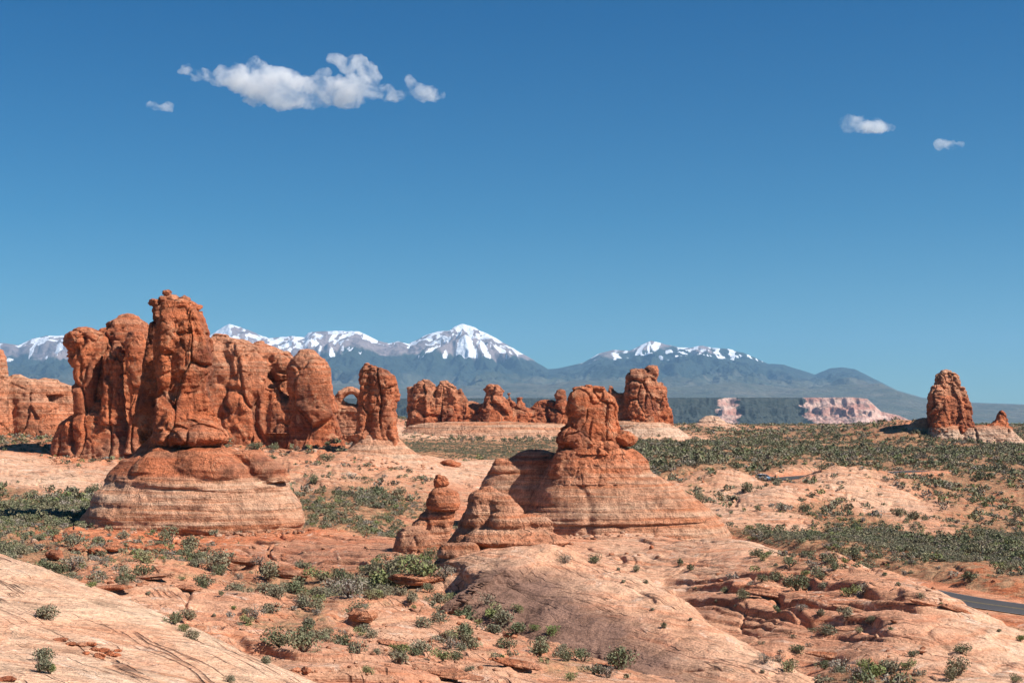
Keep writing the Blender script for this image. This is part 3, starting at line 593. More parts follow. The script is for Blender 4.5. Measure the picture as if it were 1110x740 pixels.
def boulder_mesh(r, seed, sub=4, flat=1., blk=.35):
    import bmesh
    bm = bmesh.new(); bmesh.ops.create_icosphere(bm, subdivisions=sub, radius=1.); me = bpy.data.meshes.new('boulder'); bm.to_mesh(me); bm.free()
    c = get_co(me); x, y, z = c.T
    F1, F2, rid = worley(x * 1.1 + seed * 3.3, y * 1.1, z * 1.1 + seed)
    d = 1 + .35 * fbm3(x * .8, y * .8, z * .8, 3, seed * 2.7) + blk * (rid - .5) * .6 * sstep(0, .3, F2 - F1) + .05 * fbm3(x * 4, y * 4, z * 4, 2, seed)
    c = c * d[:, None]; c *= np.array([r[0], r[1], r[2] * flat], np.float32)
    me.vertices.foreach_set('co', c.astype(np.float32).ravel()); set_smooth(me); attr(me, 'pale', np.full(len(c), .18)); return me
def part_boulder(parent, nm, px, py, w, h, D, seed, dd=0., pale=None):
    s = D / F; me = boulder_mesh((w / 2 * s, w / 2 * s * .9, h / 2 * s), seed)
    if pale is not None: me.attributes['pale'].data.foreach_set('value', np.full(len(me.vertices), pale, np.float32))
    return link(nm, me, MAT_ROCK, parent, P(px, py, D + dd) - parent.location)
tA = bpy.data.objects['sandstone_tower']
for k, (a, c, w, h) in enumerate([(181, 317.5, 10, 7), (183, 325, 20, 12), (200, 325, 11, 10), (168, 328, 14, 9), (192, 328, 18, 9), (212, 333, 13, 8), (206, 330, 9, 8)]):
    part_boulder(tA, 'caprock', a, c, w, h, D, 10 + k, 0)
SIL += [([(325,160,220),(480,150,245),(500,120,290),(520,108,312),(577,90,331)], D)]

# B. leaning fins left of the tower
D = 330
B = [lobe([(359,80,102),(364,73,110),(372,71,112),(385,75,111),(400,80,107),(420,82,104),(440,80,104),(452,80,104)], D, 1.2, 0, 2.5),
     lobe([(369,107,115),(380,102,118),(400,96,120),(430,90,125),(455,84,130)], D, 1.0, 4, 2.4),
     lobe([(345,126,150),(350,116,158),(360,112,162),(380,112,162),(400,109,162),(430,103,162),(455,98,162),(485,92,162)], D, .9, 5, 2.8),
     lobe([(362,140,154),(372,136,158),(395,136,158),(420,138,158),(436,140,156),(470,139,154),(492,137,153)], D, 1.0, -6, 2.6),
     lobe([(372,122,130),(385,119,132),(430,114,134),(460,110,134)], D, 1.1, -3, 2.4),
     lobe([(440,96,150),(450,78,156),(462,68,160),(478,62,165),(500,56,172)], D, .7, 2, 2.3)]
formation('sandstone_fin', 'pair of leaning red fins with overhanging left edge, left of the tallest tower', 110, 495, D, [
    ('fin_wall', B, dict(mat=R, vox=1., lump=(1.0, 11.), strata=(.15, 1.5, 4.), joint=(1.3, .09), block=(.8, 8.), fine=.25, pale=((340, .30), (365, .1), (470, .05), (490, .3)), seed=3))])
SIL += [([(345,72,160),(490,60,165)], D)]
# C. long fin with a window
D = 325
Cc = [lobe([(364,228,252),(370,222,270),(380,216,284),(395,212,292),(420,210,296),(450,208,300),(492,204,306)], D, .55, 2, 2.7),
      lobe([(372,274,288),(378,268,302),(386,266,314),(396,270,318),(404,276,318),(411,286,314)], D, .9, 8, 2.3),
      lobe([(383,322,344),(390,313,353),(402,308,360),(420,307,363),(432,312,364),(436,316,362)], D, .62, 0, 2.5),
      lobe([(430,312,365),(450,311,368),(470,310,371),(492,306,376)], D, .6, 0, 2.7),
      lobe([(434,286,320),(446,280,324),(470,278,330),(492,272,334)], D, .7, 3, 2.4),
      lobe([(424,290,304),(440,286,316),(470,284,320)], D, .8, 0, 2.3),
      lobe([(392,284,314),(408,284,317),(424,284,317),(434,282,316),(470,280,318)], D, .8, 9, 2.5)]
formation('sandstone_fin', 'long red fin with small window opening, right behind the tallest tower', 290, 488, D, [
    ('fin_wall', Cc, dict(mat=R, vox=1., lump=(1.0, 13.), strata=(.12, 1.5, 4.), joint=(1.2, .07), block=(.8, 9.), fine=.25, pale=((340, .55), (385, .4), (430, .12), (490, .08)), seed=4))])
SIL += [([(366,222,290),(395,212,360),(482,206,372)], D)]
# D. little arch
D = 400
Dd = [tube([(363, 450), (366, 435), (372, 426), (381, 423), (389, 427), (393, 436), (394, 450)], D, (6, 5.2, 4.6, 4.2, 4.6, 6), dk=1.6),
      lobe([(436,362,376),(442,360,398),(455,358,400),(490,350,404)], D, .5, 1, 2.5), lobe([(424,388,398),(450,386,402),(480,384,404)], D, .8, 2, 2.4)]
formation('natural_arch', 'small round natural arch between the long fin and the slim pillar', 380, 480, D, [
    ('arch_wall', Dd, dict(mat=R, vox=.8, lump=(.5, 5.), strata=(.3, .9, 2.2), joint=(.3, .1), block=(.25, 4.), fine=.15, pale=((410, .5), (440, .3), (480, .4)), seed=5))])
# E. slim pillar
D = 303
E = [lobe([(394,395,402),(400,392,404),(430,390,404),(460,388,405),(482,385,408)], D, 1.3, 0, 2.6),
     lobe([(396,398,410),(401,399,419),(408,400,427),(420,402,430),(440,402,430),(460,401,430),(484,400,432)], D, .95, -.6, 2.7),
     lobe([(471,372,412),(477,374,410)], D, .6, 0, 2.3)]
Eb = [lobe([(474,386,432),(482,380,439),(492,368,452),(504,352,474),(520,340,500)], D, .7, 0, 2.2)]
formation('sandstone_pillar', 'slim split red pillar rising from a pale apron, middle of the left half', 410, 500, D, [
    ('pillar_shaft', E, dict(mat=R, vox=.9, lump=(.7, 5.), strata=(.3, 1.2, 3.), joint=(.9, .14), block=(.5, 4.), fine=.2, pale=((390, .45), (410, .12), (480, .2)), seed=6)),
    ('apron', Eb, dict(mat=R, lump=(.4, 8.), strata=(.18, .8, 2.), joint=(.3, .08), block=(0, 4.), fine=.12, pale=((470, .6), (500, .9)), seed=7))])
SIL += [([(394,392,424),(475,386,432),(500,368,455)], D)]
# F. distant ridge
D = 600
Fl = [lobe([(412,456,466),(416,450,471),(430,447,472),(450,444,474),(470,440,478)], D, .9, 0, 2.6),
      lobe([(420,443,448),(435,442,451),(470,438,455)], D, 1.2, 2, 2.5),
      lobe([(414,475,487),(419,471,494),(432,471,498),(450,470,501),(470,468,504)], D, .9, 1, 2.6),
      lobe([(422,496,500),(428,494,504),(440,492,511),(452,490,518),(470,486,524)], D, 1., 2, 2.4),
      lobe([(437,504,516),(441,500,560),(446,492,598),(455,486,612),(470,480,630)], D, .1, 4, 2.4, absd=10),
      lobe([(418,529,540),(422,526,545),(428,529,543),(432,526,549),(445,518,558),(470,512,566)], D, .9, -2, 2.4),
      lobe([(426,549,553),(431,550,554),(434,548,557),(445,545,562),(460,542,566)], D, 1.1, 0, 2.3),
      lobe([(431,561,566),(435,562,565),(438,559,569),(450,556,576)], D, 1.2, 0, 2.3),
      lobe([(438,580,606),(445,572,614),(470,565,625)], D, .6, 1, 2.4),
      lobe([(423,604,613),(428,602,615),(434,604,614),(440,601,617),(470,598,622)], D, .9, -2, 2.4)]
Fb = [lobe([(461,444,615),(468,436,640),(478,426,660),(492,410,680)], D, .1, -3, 2.4, absd=26)]
formation('sandstone_ridge', 'far red ridge of rounded knobs on a pale bench, left of the middle spire', 530, 478, D, [
    ('ridge_wall', Fl, dict(mat=MAT_ROCKF, vox=.75, lump=(1.2, 8.), strata=(.3, 1.6, 4.), joint=(1.6, .08), block=(1., 8.), fine=.4, pale=((405, .55), (425, .3), (440, .08), (462, .05)), seed=8)),
    ('bench', Fb, dict(mat=MAT_ROCKF, vox=1.1, lump=(.8, 14.), strata=(.4, 1., 2.6), joint=(.3, .05), block=(0, 4.), fine=.2, pale=((455, .75), (490, 1.)), seed=9))])
SIL += [([(412,444,500),(440,441,615),(470,438,630)], D)]
# G. blocky butte
D = 590
Gl = [lobe([(403,681,700),(407,676,706),(420,675,711),(440,675,716),(462,673,722)], D, .9, 0, 3.),
      lobe([(398,701,711),(401,699,713),(407,700,713),(416,702,712)], D, 1.2, 0, 2.4),
      lobe([(416,709,719),(421,706,723),(440,706,725),(463,704,729)], D, 1., -1, 2.8),
      lobe([(419,659,665),(423,658,667),(427,655,678),(440,652,688),(462,648,700)], D, .7, 2, 2.6)]
Gb = [lobe([(460,648,728),(466,640,738),(473,630,746),(480,622,752),(492,610,764)], D, .1, 0, 2.2, absd=17)]
formation('sandstone_butte', 'blocky red butte on a pale skirt, just right of the middle spire', 700, 480, D, [
    ('butte_wall', Gl, dict(mat=MAT_ROCKF, vox=.75, lump=(1.2, 8.), strata=(.3, 1.8, 5.), joint=(1.8, .08), block=(1.2, 9.), fine=.4, pale=((395, .45), (420, .2), (445, .03), (462, .05)), seed=10)),
    ('skirt', Gb, dict(mat=MAT_ROCKF, lump=(.7, 12.), strata=(.3, 1., 2.6), joint=(1.2, .06), block=(0, 4.), fine=.2, pale=((455, .7), (465, 1.), (490, 1.)), seed=11))])
SIL += [([(400,676,712),(460,650,729),(478,625,750)], D)]
# K. right-hand butte
D = 545
Kl = [lobe([(402,1019,1031),(405,1015,1036),(414,1013,1039),(430,1010,1041),(450,1008,1045),(468,1007,1048)], D, .8, 1, 2.8),
      lobe([(419,1011,1019),(423,1009,1023),(440,1007,1026),(468,1007,1034)], D, .9, -3, 2.5),
      lobe([(419,1040,1045),(427,1039,1049),(440,1040,1051),(455,1041,1053),(468,1040,1058)], D, 1.1, 1, 2.5),
      lobe([(446,1081,1089),(449,1079,1091),(455,1078,1093),(459,1070,1095),(464,1064,1097),(470,1062,1098)], D, .8, 0, 2.5),
      lobe([(462,1036,1080),(470,1030,1090)], D, .5, 1, 2.4)]
Kb = [lobe([(457,990,1012),(462,982,1014),(468,972,1014),(474,960,1014),(484,946,1016),(494,940,1016)], D, .1, 5, 2.3, absd=6),
      lobe([(464,1008,1040),(472,1006,1042),(480,1006,1043),(492,1004,1046)], D, .8, -2, 2.7),
      lobe([(465,1042,1096),(472,1036,1102),(480,1032,1112),(492,1028,1126)], D, .1, 0, 2.3, absd=9)]
formation('sandstone_butte', 'tall red butte with white base beside a low knob, right edge of the plain', 1035, 482, D, [
    ('butte_wall', Kl, dict(mat=MAT_ROCKF, vox=.7, lump=(1.0, 7.), strata=(.2, 1.6, 4.), joint=(1.8, .10), block=(1.0, 7.), fine=.35, pale=((400, .7), (420, .45), (435, .12), (462, .05)), seed=12)),
    ('white_base', Kb, dict(mat=MAT_ROCKF, vox=.8, lump=(.5, 7.), strata=(.35, 1., 2.6), joint=(1.2, .1), block=(.3, 4.), fine=.2, pale=((462, .8), (466, 1.), (490, 1.)), seed=13))])
SIL += [([(402,1013,1038),(465,1007,1098),(480,1004,1108)], D)]
# L. small pale butte far off
D = 900
formation('sandstone_butte', 'tiny pale flat-topped butte on the skyline, left of the far mesa cliff', 772, 464, D, [
    ('butte_wall', [lobe([(453,763,779),(455,759,784),(458,757,787),(461,750,796),(470,740,806)], D, .7, 0, 2.4)],
     dict(mat=MAT_ROCKF, vox=.6, lump=(.8, 8.), strata=(1., 1.4, 3.), joint=(.8, .08), block=(.5, 6.), fine=.3, pale=((450, 1.), (470, .9)), seed=14))])
# N. rounded wall at the left edge
D = 385
Nl = [lobe([(380,-28,3),(386,-32,6),(405,-34,7),(425,-36,9),(450,-38,12),(485,-42,18)], D, .9, -3, 2.8),
      lobe([(409,8,26),(413,-2,38),(425,-6,50),(445,-8,58),(485,-12,66)], D, .5, 2, 2.5),
      lobe([(413,40,66),(417,28,78),(428,46,86),(445,44,92),(485,30,104)], D, .5, 5, 2.4),
      lobe([(413,24,60),(420,22,70),(428,24,74)], D, .6, 4, 2.4),
      lobe([(441,16,66),(455,12,76),(485,8,90)], D, .6, 0, 2.4)]
formation('sandstone_wall', 'low rounded salmon rock wall with hollow and pillar, left edge of the photo', 20, 480, D, [
    ('rock_wall', Nl, dict(mat=R, lump=(1.0, 12.), strata=(.14, 1.5, 4.), joint=(.8, .08), block=(.5, 7.), fine=.25, pale=((378, .3), (405, .65), (430, .45), (460, .2)), seed=15))])
SIL += [([(410,-30,60),(470,-40,95)], D)]
# H. middle spire
D = 206
Hl = [lobe([(444,617,663),(452,616,665),(460,613,667),(468,608,671),(478,605,673),(486,606,674),(492,603,680)], D, .8, .2, 2.6),
      lobe([(423,625,655),(430,622,658),(445,622,658),(462,621,661),(470,613,666),(478,609,671),(486,613,668),(492,618,662)], D, .85, .8, 2.6),
      lobe([(422,621,642),(428,615,644),(438,613,644),(448,615,643),(456,618,642),(462,619,644)], D, 1.0, 0, 2.7),
      lobe([(423,643,656),(430,644,664),(440,643,667),(450,643,665),(462,642,664)], D, 1.1, .3, 2.7),
      lobe([(455,620,660),(462,617,664),(470,614,668),(476,616,666)], D, .85, 0, 2.5),
      lobe([(464,612,642),(470,606,645),(477,603,646),(484,606,644),(489,614,640)], D, .9, -1, 2.3),
      lobe([(464,642,664),(470,641,670),(478,640,672),(486,644,666)], D, .9, -.6, 2.3)]
Hs = [lobe([(482,606,676),(494,601,688),(504,595,698),(514,590,703),(524,586,712)], D, .72, .3, 2.3),
      lobe([(484,612,662),(492,606,668),(502,598,676),(512,592,680),(522,588,682)], D, .85, 0, 2.3),
      lobe([(482,668,680),(488,668,690),(497,670,698),(508,674,703),(518,676,706)], D, 1.0, 0, 2.4),
      lobe([(490,600,640),(500,596,644),(514,592,644)], D, .8, -1.6, 2.3), lobe([(490,646,672),(502,644,676),(516,642,680)], D, .9, -1.6, 2.3)]
Hp = [lobe([(512,590,706),(520,586,724),(530,582,740),(540,578,754),(550,574,768),(560,572,778),(570,571,786),(580,570,792),(600,566,806)], D, .68, 1, 2.4),
      lobe([(495,556,604),(499,541,608),(506,533,608),(516,526,608),(530,518,608),(545,510,608),(575,500,606)], D, .5, 4, 3.),
      lobe([(499,536,552),(512,530,560),(540,518,570)], D, .8, 3.5, 2.3)]
tH = formation('sandstone_spire', 'red knobbly spire with split head and side boulder on broad banded base, photo centre', 680, 582, D, [
    ('head', Hl, dict(mat=R, vox=.9, lump=(.5, 3.5), strata=(.10, .9, 2.4), joint=(.35, .2), block=(.38, 4.), fine=.12, pale=((410, .1), (490, .08)), seed=16)),
    ('shoulder', Hs, dict(mat=R, lump=(.45, 4.), strata=(.12, .9, 2.4), joint=(.4, .13), block=(.25, 5.), fine=.12, pale=((480, .12), (505, .35), (520, .5)), seed=17)),
    ('pedestal', Hp, dict(mat=R, lump=(.5, 8.), strata=(.45, .35, 1.9), joint=(.35, .07), block=(0, 4.), fine=.08, pale=((490, .25), (515, .7), (590, .72)), seed=18))])
part_boulder(tH, 'side_boulder', 675, 475, 29, 16, D, 31, -.6, .05)
for k, (a, c, w, h) in enumerate([(638, 418.5, 8, 4), (650, 421.5, 14, 5), (627, 421.5, 12, 5)]): part_boulder(tH, 'caprock', a, c, w, h, D, 33 + k, 0, .1)
SIL += [([(420,614,666),(486,604,690),(515,588,706),(578,572,790)], D), ([(500,530,600),(560,505,600)], D + 12)]
# I. little hoodoo with ball
D = 148
Il = [lobe([(529,472,487),(533,467,496),(540,463,499),(547,462,499),(552,464,496)], D, .9, 0, 2.4)]
Ib = [lobe([(550,464,495),(558,457,494),(566,449,493),(574,444,490),(582,436,488),(592,428,486),(606,420,484)], D, .8, .3, 2.5),
      lobe([(574,434,464),(582,430,470),(600,424,476)], D, .8, -1.6, 2.3)]
tI = formation('sandstone_hoodoo', 'small orange hoodoo carrying a round ball of rock, left of the layered knob', 462, 606, D, [
    ('hoodoo_cap', Il, dict(mat=R, lump=(.22, 2.5), strata=(.16, .4, 1.), joint=(.15, .2), block=(0, 3.), fine=.07, pale=((520, .25), (555, .4)), seed=19)),
    ('pedestal', Ib, dict(mat=R, lump=(.3, 3.5), strata=(.25, .45, 1.2), joint=(.35, .15), block=(.12, 3.), fine=.07, pale=((550, .5), (600, .55)), seed=20))])
part_boulder(tI, 'balanced_ball', 478, 521.5, 17, 14, D, 41, 0, .12)
SIL += [([(530,467,496),(600,425,485)], D)]
# J. layered knob on the grey dome
D = 119
Jl = [lobe([(530,520,535),(535,512,541),(545,508,545),(556,505,545),(570,502,546)], D, .9, .8, 2.5),
      lobe([(538,534,552),(543,531,558),(552,531,566),(558,534,566)], D, .9, .2, 2.4),
      lobe([(557,532,566),(563,530,572),(571,530,572),(575,532,568)], D, .9, -.6, 2.7), lobe([(559,562,588),(565,562,596),(573,562,598),(577,566,592)], D, .7, .4, 2.6),
      lobe([(573,512,590),(580,506,604),(586,504,616),(590,510,612)], D, .6, -.3, 2.5),
      lobe([(558,504,540),(572,496,580),(584,488,604),(598,480,622),(615,470,640),(635,465,655)], D, .62, 1.5, 2.4),
      lobe([(590,480,512),(597,474,516),(604,474,514)], D, .7, -3.2, 2.5)]
formation('layered_knob', 'brown layered knob of stacked slabs capping the grey dome, left below the spire', 545, 606, D, [
    ('slab_stack', Jl, dict(mat=R, vox=1.0, lump=(.22, 3.), strata=(.42, .45, 1.25), joint=(.3, .16), block=(.1, 2.6), fine=.06, pale=((525, .45), (570, .6), (610, .45)), seed=21))])
SIL += [([(530,510,545),(560,495,585),(590,480,612),(605,476,625)], D)]

# whale-back dome of slickrock in front of the knob
D = 104
CR = [(452,648,111,3,3),(470,622,113,8,6),(495,603,114,13,8),(540,595,114,18,8),(600,593,112,20,8),(640,609,109,20,8),(680,631,104,20,7.5),(720,656,98.5,19.5,7),(755,680,94,19,7),(790,702,90,18,7),(830,722,86,17,7),(872,743,82,16,7),(930,775,77,14,6),(985,806,73,12,5)]
cr = catmull([tuple(P(a, b_, d_)) + (f_, k_) for a, b_, d_, f_, k_ in CR], 8)
tg = np.gradient(cr[:, :2], axis=0); tg /= np.linalg.norm(tg, axis=1)[:, None]
for _ in range(6): tg[1:-1] = (tg[:-2] + tg[1:-1] * 2 + tg[2:]) / 4
tg /= np.linalg.norm(tg, axis=1)[:, None]; nl = np.c_[tg[:, 1], -tg[:, 0]]; nl *= np.where((nl[:, 1] > 0)[:, None], -1, 1)
seg_ = 34; co = []; fa = []
for i in range(len(cr)):
    hh = 8.0
    for a in np.linspace(0, np.pi, seg_):
        c_ = math.cos(a); u_ = c_ * (cr[i, 3] if c_ > 0 else cr[i, 4]); e_ = abs(c_) ** (1.45 if c_ > 0 else 1.8)
        co.append((cr[i, 0] + nl[i, 0] * u_, cr[i, 1] + nl[i, 1] * u_, cr[i, 2] - hh * (1 - math.sqrt(max(0, 1 - e_))) - .03 * max(u_, 0)))
for i in range(len(cr) - 1):
    for k in range(seg_): a = i * seg_ + k; b_ = i * seg_ + (k + 1) % seg_; fa.append((a, b_, b_ + seg_, a + seg_))
fa.append(tuple(range(seg_))[::-1]); fa.append(tuple((len(cr) - 1) * seg_ + k for k in range(seg_)))
DMESH = (np.array(co), fa)
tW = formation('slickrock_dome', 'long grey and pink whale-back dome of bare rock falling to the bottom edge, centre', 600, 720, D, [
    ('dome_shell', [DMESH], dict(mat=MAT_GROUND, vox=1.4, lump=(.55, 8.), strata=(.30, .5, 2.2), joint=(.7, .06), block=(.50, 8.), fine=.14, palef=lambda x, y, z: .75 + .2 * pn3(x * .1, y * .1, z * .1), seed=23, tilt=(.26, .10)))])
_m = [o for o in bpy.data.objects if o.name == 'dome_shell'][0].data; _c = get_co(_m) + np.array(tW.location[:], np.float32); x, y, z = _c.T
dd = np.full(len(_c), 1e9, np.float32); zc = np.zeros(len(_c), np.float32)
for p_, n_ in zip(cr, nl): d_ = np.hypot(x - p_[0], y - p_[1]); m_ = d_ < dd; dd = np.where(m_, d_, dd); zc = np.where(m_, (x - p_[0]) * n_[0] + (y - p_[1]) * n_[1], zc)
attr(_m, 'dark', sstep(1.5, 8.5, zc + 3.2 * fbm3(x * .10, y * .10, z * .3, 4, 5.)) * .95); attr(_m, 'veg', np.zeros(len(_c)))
from mathutils.bvhtree import BVHTree
_d = [o for o in bpy.data.objects if o.name == 'dome_shell'][0]; _c = get_co(_d.data) + np.array(tW.location[:]); _q = np.empty(len(_d.data.loops), np.int32); _d.data.loops.foreach_get('vertex_index', _q)
DOME = BVHTree.FromPolygons([tuple(v) for v in _c.tolist()], [tuple(v) for v in _q.reshape(-1, 4).tolist()])
def on_dome(x, y):
    h = DOME.ray_cast(Vector((x, y, 5.)), Vector((0, 0, -1)))[0]
    return None if h is None else h.z
def drop_dome(x, y):
    keep = np.ones(len(x), bool); near_ = np.where((y > 70) & (y < 126) & (x > -14) & (x < 28))[0]
    for i in near_:
        z = on_dome(x[i], y[i])
        if z is not None and z > gsample(Z, x[i], y[i]) - .05: keep[i] = False
    return keep
_gap = ground_at_pixel
def ground_at_pixel(px, py, dmin=20.):
    g = _gap(px, py, dmin); d = P(px, py, 1.).normalized(); h = DOME.ray_cast(Vector((0, 0, 0)), d)[0]
    if h is not None and (g is None or h.y < g.y): return h
    return g
def ground_z(x, y):
    z = float(gsample(Z, x, y)); h = on_dome(x, y) if 70 < y < 126 else None
    return z if h is None else max(z, h)

# ------------------------------------------------------------------ loose rocks
def loose(name, label, cat, px, py, w, h, seed, pale=.3, group=None, flat=1.):
    g = ground_at_pixel(px, py)
    if g is None: return
    s = g.y / F; me = boulder_mesh((w / 2 * s, w / 2 * s * .8, h / 2 * s), seed, 4, flat, .8)
    me.attributes['pale'].data.foreach_set('value', np.full(len(me.vertices), pale, np.float32)); me.name = name
    gz = ground_z(g.x, g.y)
    o = link(name, me, MAT_ROCK, None, (g.x, g.y, gz + h / 2 * s * .45)); o.rotation_euler = (0, 0, seed * 1.3)
    return tag(o, label, cat, group)
for k, (a, c, w, h, lb) in enumerate([
    (60, 602, 20, 12, 'dark red boulder at the left end of the broken ledge below the tallest tower'),
    (84, 597, 16, 9, 'second boulder from the left along the broken ledge'),
    (105, 596, 20, 11, 'rounded boulder in the middle of the broken ledge under the pedestal'),
    (122, 593, 22, 10, 'broad flat boulder right of the ledge middle, closest to the pedestal'),
    (142, 592, 28, 10, 'wide pale slab of rock lying along the broken ledge'),
    (168, 594, 26, 9, 'dark low boulder near the right end of the broken ledge'),
    (190, 597, 18, 8, 'small boulder at the right end of the broken ledge'),
    (226, 594, 22, 7, 'tilted flat slab lying alone right of the broken ledge'),
    (62, 583, 10, 9, 'upright small block left of the pedestal foot')]):
    loose('boulder', lb, 'boulder', a, c + 3, w, h, 60 + k, .3, 'boulders of the broken ledge')
for k, (a, c, w, h, p_, lb) in enumerate([
    (322, 728, 10, 7, .5, 'small orange block on the dark slope at the bottom, right of the pale slab'),
    (332, 731, 12, 8, .5, 'larger orange block beside a small one at the bottom, right of the pale slab'),
    (487, 505, 22, 9, .2, 'red domed boulder on the pale hill right of the slim pillar'),
    (483, 692, 16, 8, .5, 'pale block among bushes on the lower middle ledges'),
    (392, 672, 36, 16, .7, 'rounded pale boulder below the thicket in the gully'),
    (108, 713, 12, 7, .3, 'dark red broken block on the foreground slab'),
    (118, 710, 12, 6, .35, 'flat broken block right of another on the foreground slab'),
    (102, 705, 10, 5, .3, 'small broken block behind two others on the foreground slab'),
    (88, 700, 14, 5, .35, 'thin plate of red rock on the foreground slab'),
    (48, 474, 12, 8, .8, 'white boulder on the slope under the rounded wall at the left')]):
    loose('boulder', lb, 'boulder', a, c, w, h, 80 + k, p_)
for k, (a, c, w, h, lb) in enumerate([(66,694,15,5,'leftmost thin red shard on the foreground slab'),(76,699,13,5,'second red shard from the left on the foreground slab'),(97,700,15,6,'red shard behind the middle of the broken patch on the foreground slab'),(112,706,16,6,'red shard right of the middle of the broken patch on the foreground slab'),(124,711,15,5,'rightmost flat red shard on the foreground slab'),(128,706,9,4,'tiny red shard at the right tip of the broken patch on the foreground slab'),(94,709,10,4,'tiny red shard at the front of the broken patch on the foreground slab'),(8,738,22,8,'dark red shard at the bottom left corner of the photo')]):
    loose('rock_shard', lb, 'rock shard', a, c, w, h, 160 + k, .15, 'red shards on the pale foreground slab', .8)
# thin slabs that overhang the slope
def slab(px, py, w, t, seed, label, dip=.0, rot=-.5, pale=.5):
    g = ground_at_pixel(px, py)
    if g is None: return
    s = g.y / F; me = boulder_mesh((w / 2 * s, w / 2 * s * .45, t / 2 * s), seed, 5, 1., .5)
    c = get_co(me); c[:, 2] = np.clip(c[:, 2], -t / 2 * s * .8, t / 2 * s * .75) + .15 * t * s * bed(tabA, c[:, 2] * 2) ; me.vertices.foreach_set('co', c.ravel())
    me.attributes['pale'].data.foreach_set('value', np.full(len(me.vertices), pale, np.float32)); me.update()
    o = link('rock_slab', me, MAT_ROCK, None, (g.x, g.y, ground_z(g.x, g.y) + t * s * .30)); o.rotation_euler = (0.05, dip, rot)
    return tag(o, label, 'rock slab', 'thin slabs breaking out of the slope')
for k, (a, c, w, t, lb, dp) in enumerate([
    (305, 622, 60, 12, 'thick dark-edged slab overhanging the gully below the tallest tower', .18),
    (270, 612, 50, 8, 'thin long slab above the overhanging one, under the banded pedestal', .06),
    (452, 634, 60, 14, 'blunt shelf of rock above the green thicket, under the hoodoo', .0),
    (120, 640, 40, 6, 'thin red slab breaking out among the left ledges, nearest the pale slab edge', -.08),
    (165, 628, 46, 6, 'long thin red slab in the middle of the left ledges', -.1),
    (205, 640, 34, 5, 'short red slab at the right of the left ledges', .1),
    (480, 732, 70, 8, 'long dark-edged slab at the bottom edge, below the grey dome', .12),
    (560, 722, 54, 7, 'tilted red slab at the foot of the grey dome', .2),
    (430, 700, 44, 5, 'thin slab among scattered bushes on the lower middle ledges', .1),
    (840, 645, 50, 6, 'long orange slab below the bush row on the right slickrock', .12),
    (1035, 662, 34, 6, 'orange slab tip on the crest in front of the road', .3),
    (1000, 655, 30, 5, 'small orange slab just left of the road crest', .2),
    (930, 662, 46, 5, 'thin slab in the middle of the right slickrock', .15),
    (900, 712, 44, 6, 'dark slab above the bottom right bushes', .05)]):
    slab(a, c, w, t, 120 + k, lb, dp, -.35 + .1 * (k % 4), .45)
#SPLIT
# ------------------------------------------------------------------ far mountains, mesa
MP = [(-500,392),(-300,380),(-150,372),(-60,376),(0,371),(20,374),(35,367),(50,363.5),(70,363.5),(100,372),(140,376),(180,372),(210,368),(227,364),(238,356),(248.6,351),(265,355.7),(280,362),(292,366.5),(316,364),(330,365),(334,360),(362,358),(389,359),(408,368),(421.6,372),(430,369.4),(442.6,372.6),(461.5,363),(475,359),(486.8,358.4),(494,353),(501,350),(515,355),(537,366),(556,377),(575,388),(594,400),(606,399),(632,393),(651,382),(665,379),(682,380),(694,374),(706,369),(733,375.7),(748.5,377),(761,374),(774,377),(790,378),(807,382.7),(833,394),(850,395),(883,405.7),(900,399),(913,398),(927,400),(947,410),(973,423),(1000,430.7),(1053,436),(1110,438),(1300,440),(1700,442)]
mpx = np.array([a[0] for a in MP], float); mpy = np.array([a[1] for a in MP], float)
U = np.linspace(-.66, .66, 1500); Dm = seq((15000, 21000, 90), (21000, 30000, 210), (30000, 34500, 40))
UU, DD = np.meshgrid(U, Dm, indexing='ij'); mx = (UU * DD / 1000).astype(np.float32); my = (DD / 1000).astype(np.float32)
Hc = np.interp(CX + F * UU, mpx, (HY - mpy) / F * 30000)
fh = 430 + 120 * pn2(UU * 9, UU * 0 + 2.5)
t1 = np.clip((DD - 15000) / 6000, 0, 1); t2 = np.clip((DD - 21000) / 9000, 0, 1); t3 = np.clip((DD - 30000) / 4500, 0, 1)
fh = np.minimum(fh, Hc * .8)
base = -60 + (60 + fh) * sstep(0, 1, t1) * (DD <= 21000) + (60 + fh) * (DD > 21000)
zz = base + (Hc - fh) * (t2 ** 1.45)
wx_ = .5 * fbm2(mx * .25, my * .25, 3, 2.)
rid = 1 - np.abs(fbm2(mx * .42 + wx_, my * .20 + wx_ * .6, 5, 6.)) * 1.7
rid2 = 1 - np.abs(fbm2(mx * 1.5 + wx_ * 2, my * .9, 4, 1.)) * 1.8
rid3 = 1 - np.abs(fbm2(mx * 2.6 + wx_ * 2, my * .75 + wx_, 3, 11.)) * 1.8
hrel = np.clip((Hc - fh) / 1500, 0, 1.2)
env = np.sin(np.pi * np.clip(t2, 0, 1) ** .9) ** .7
zz = zz + env * hrel * (520 * (rid - .62) + 170 * (rid2 - .6) + 75 * (rid3 - .6)) + (1 - t2) * t1 * 110 * fbm2(mx * .5, my * .5, 4, 7.)
zz = zz + np.clip(t2 * 1.5 - .5, 0, 1) * hrel * 38 * fbm2(mx * 3.2, my * 2., 3, 4.)
zz = np.where(t3 > 0, (Hc + (60 + 0)) * (1 - sstep(0, 1, t3)) - 60, zz)
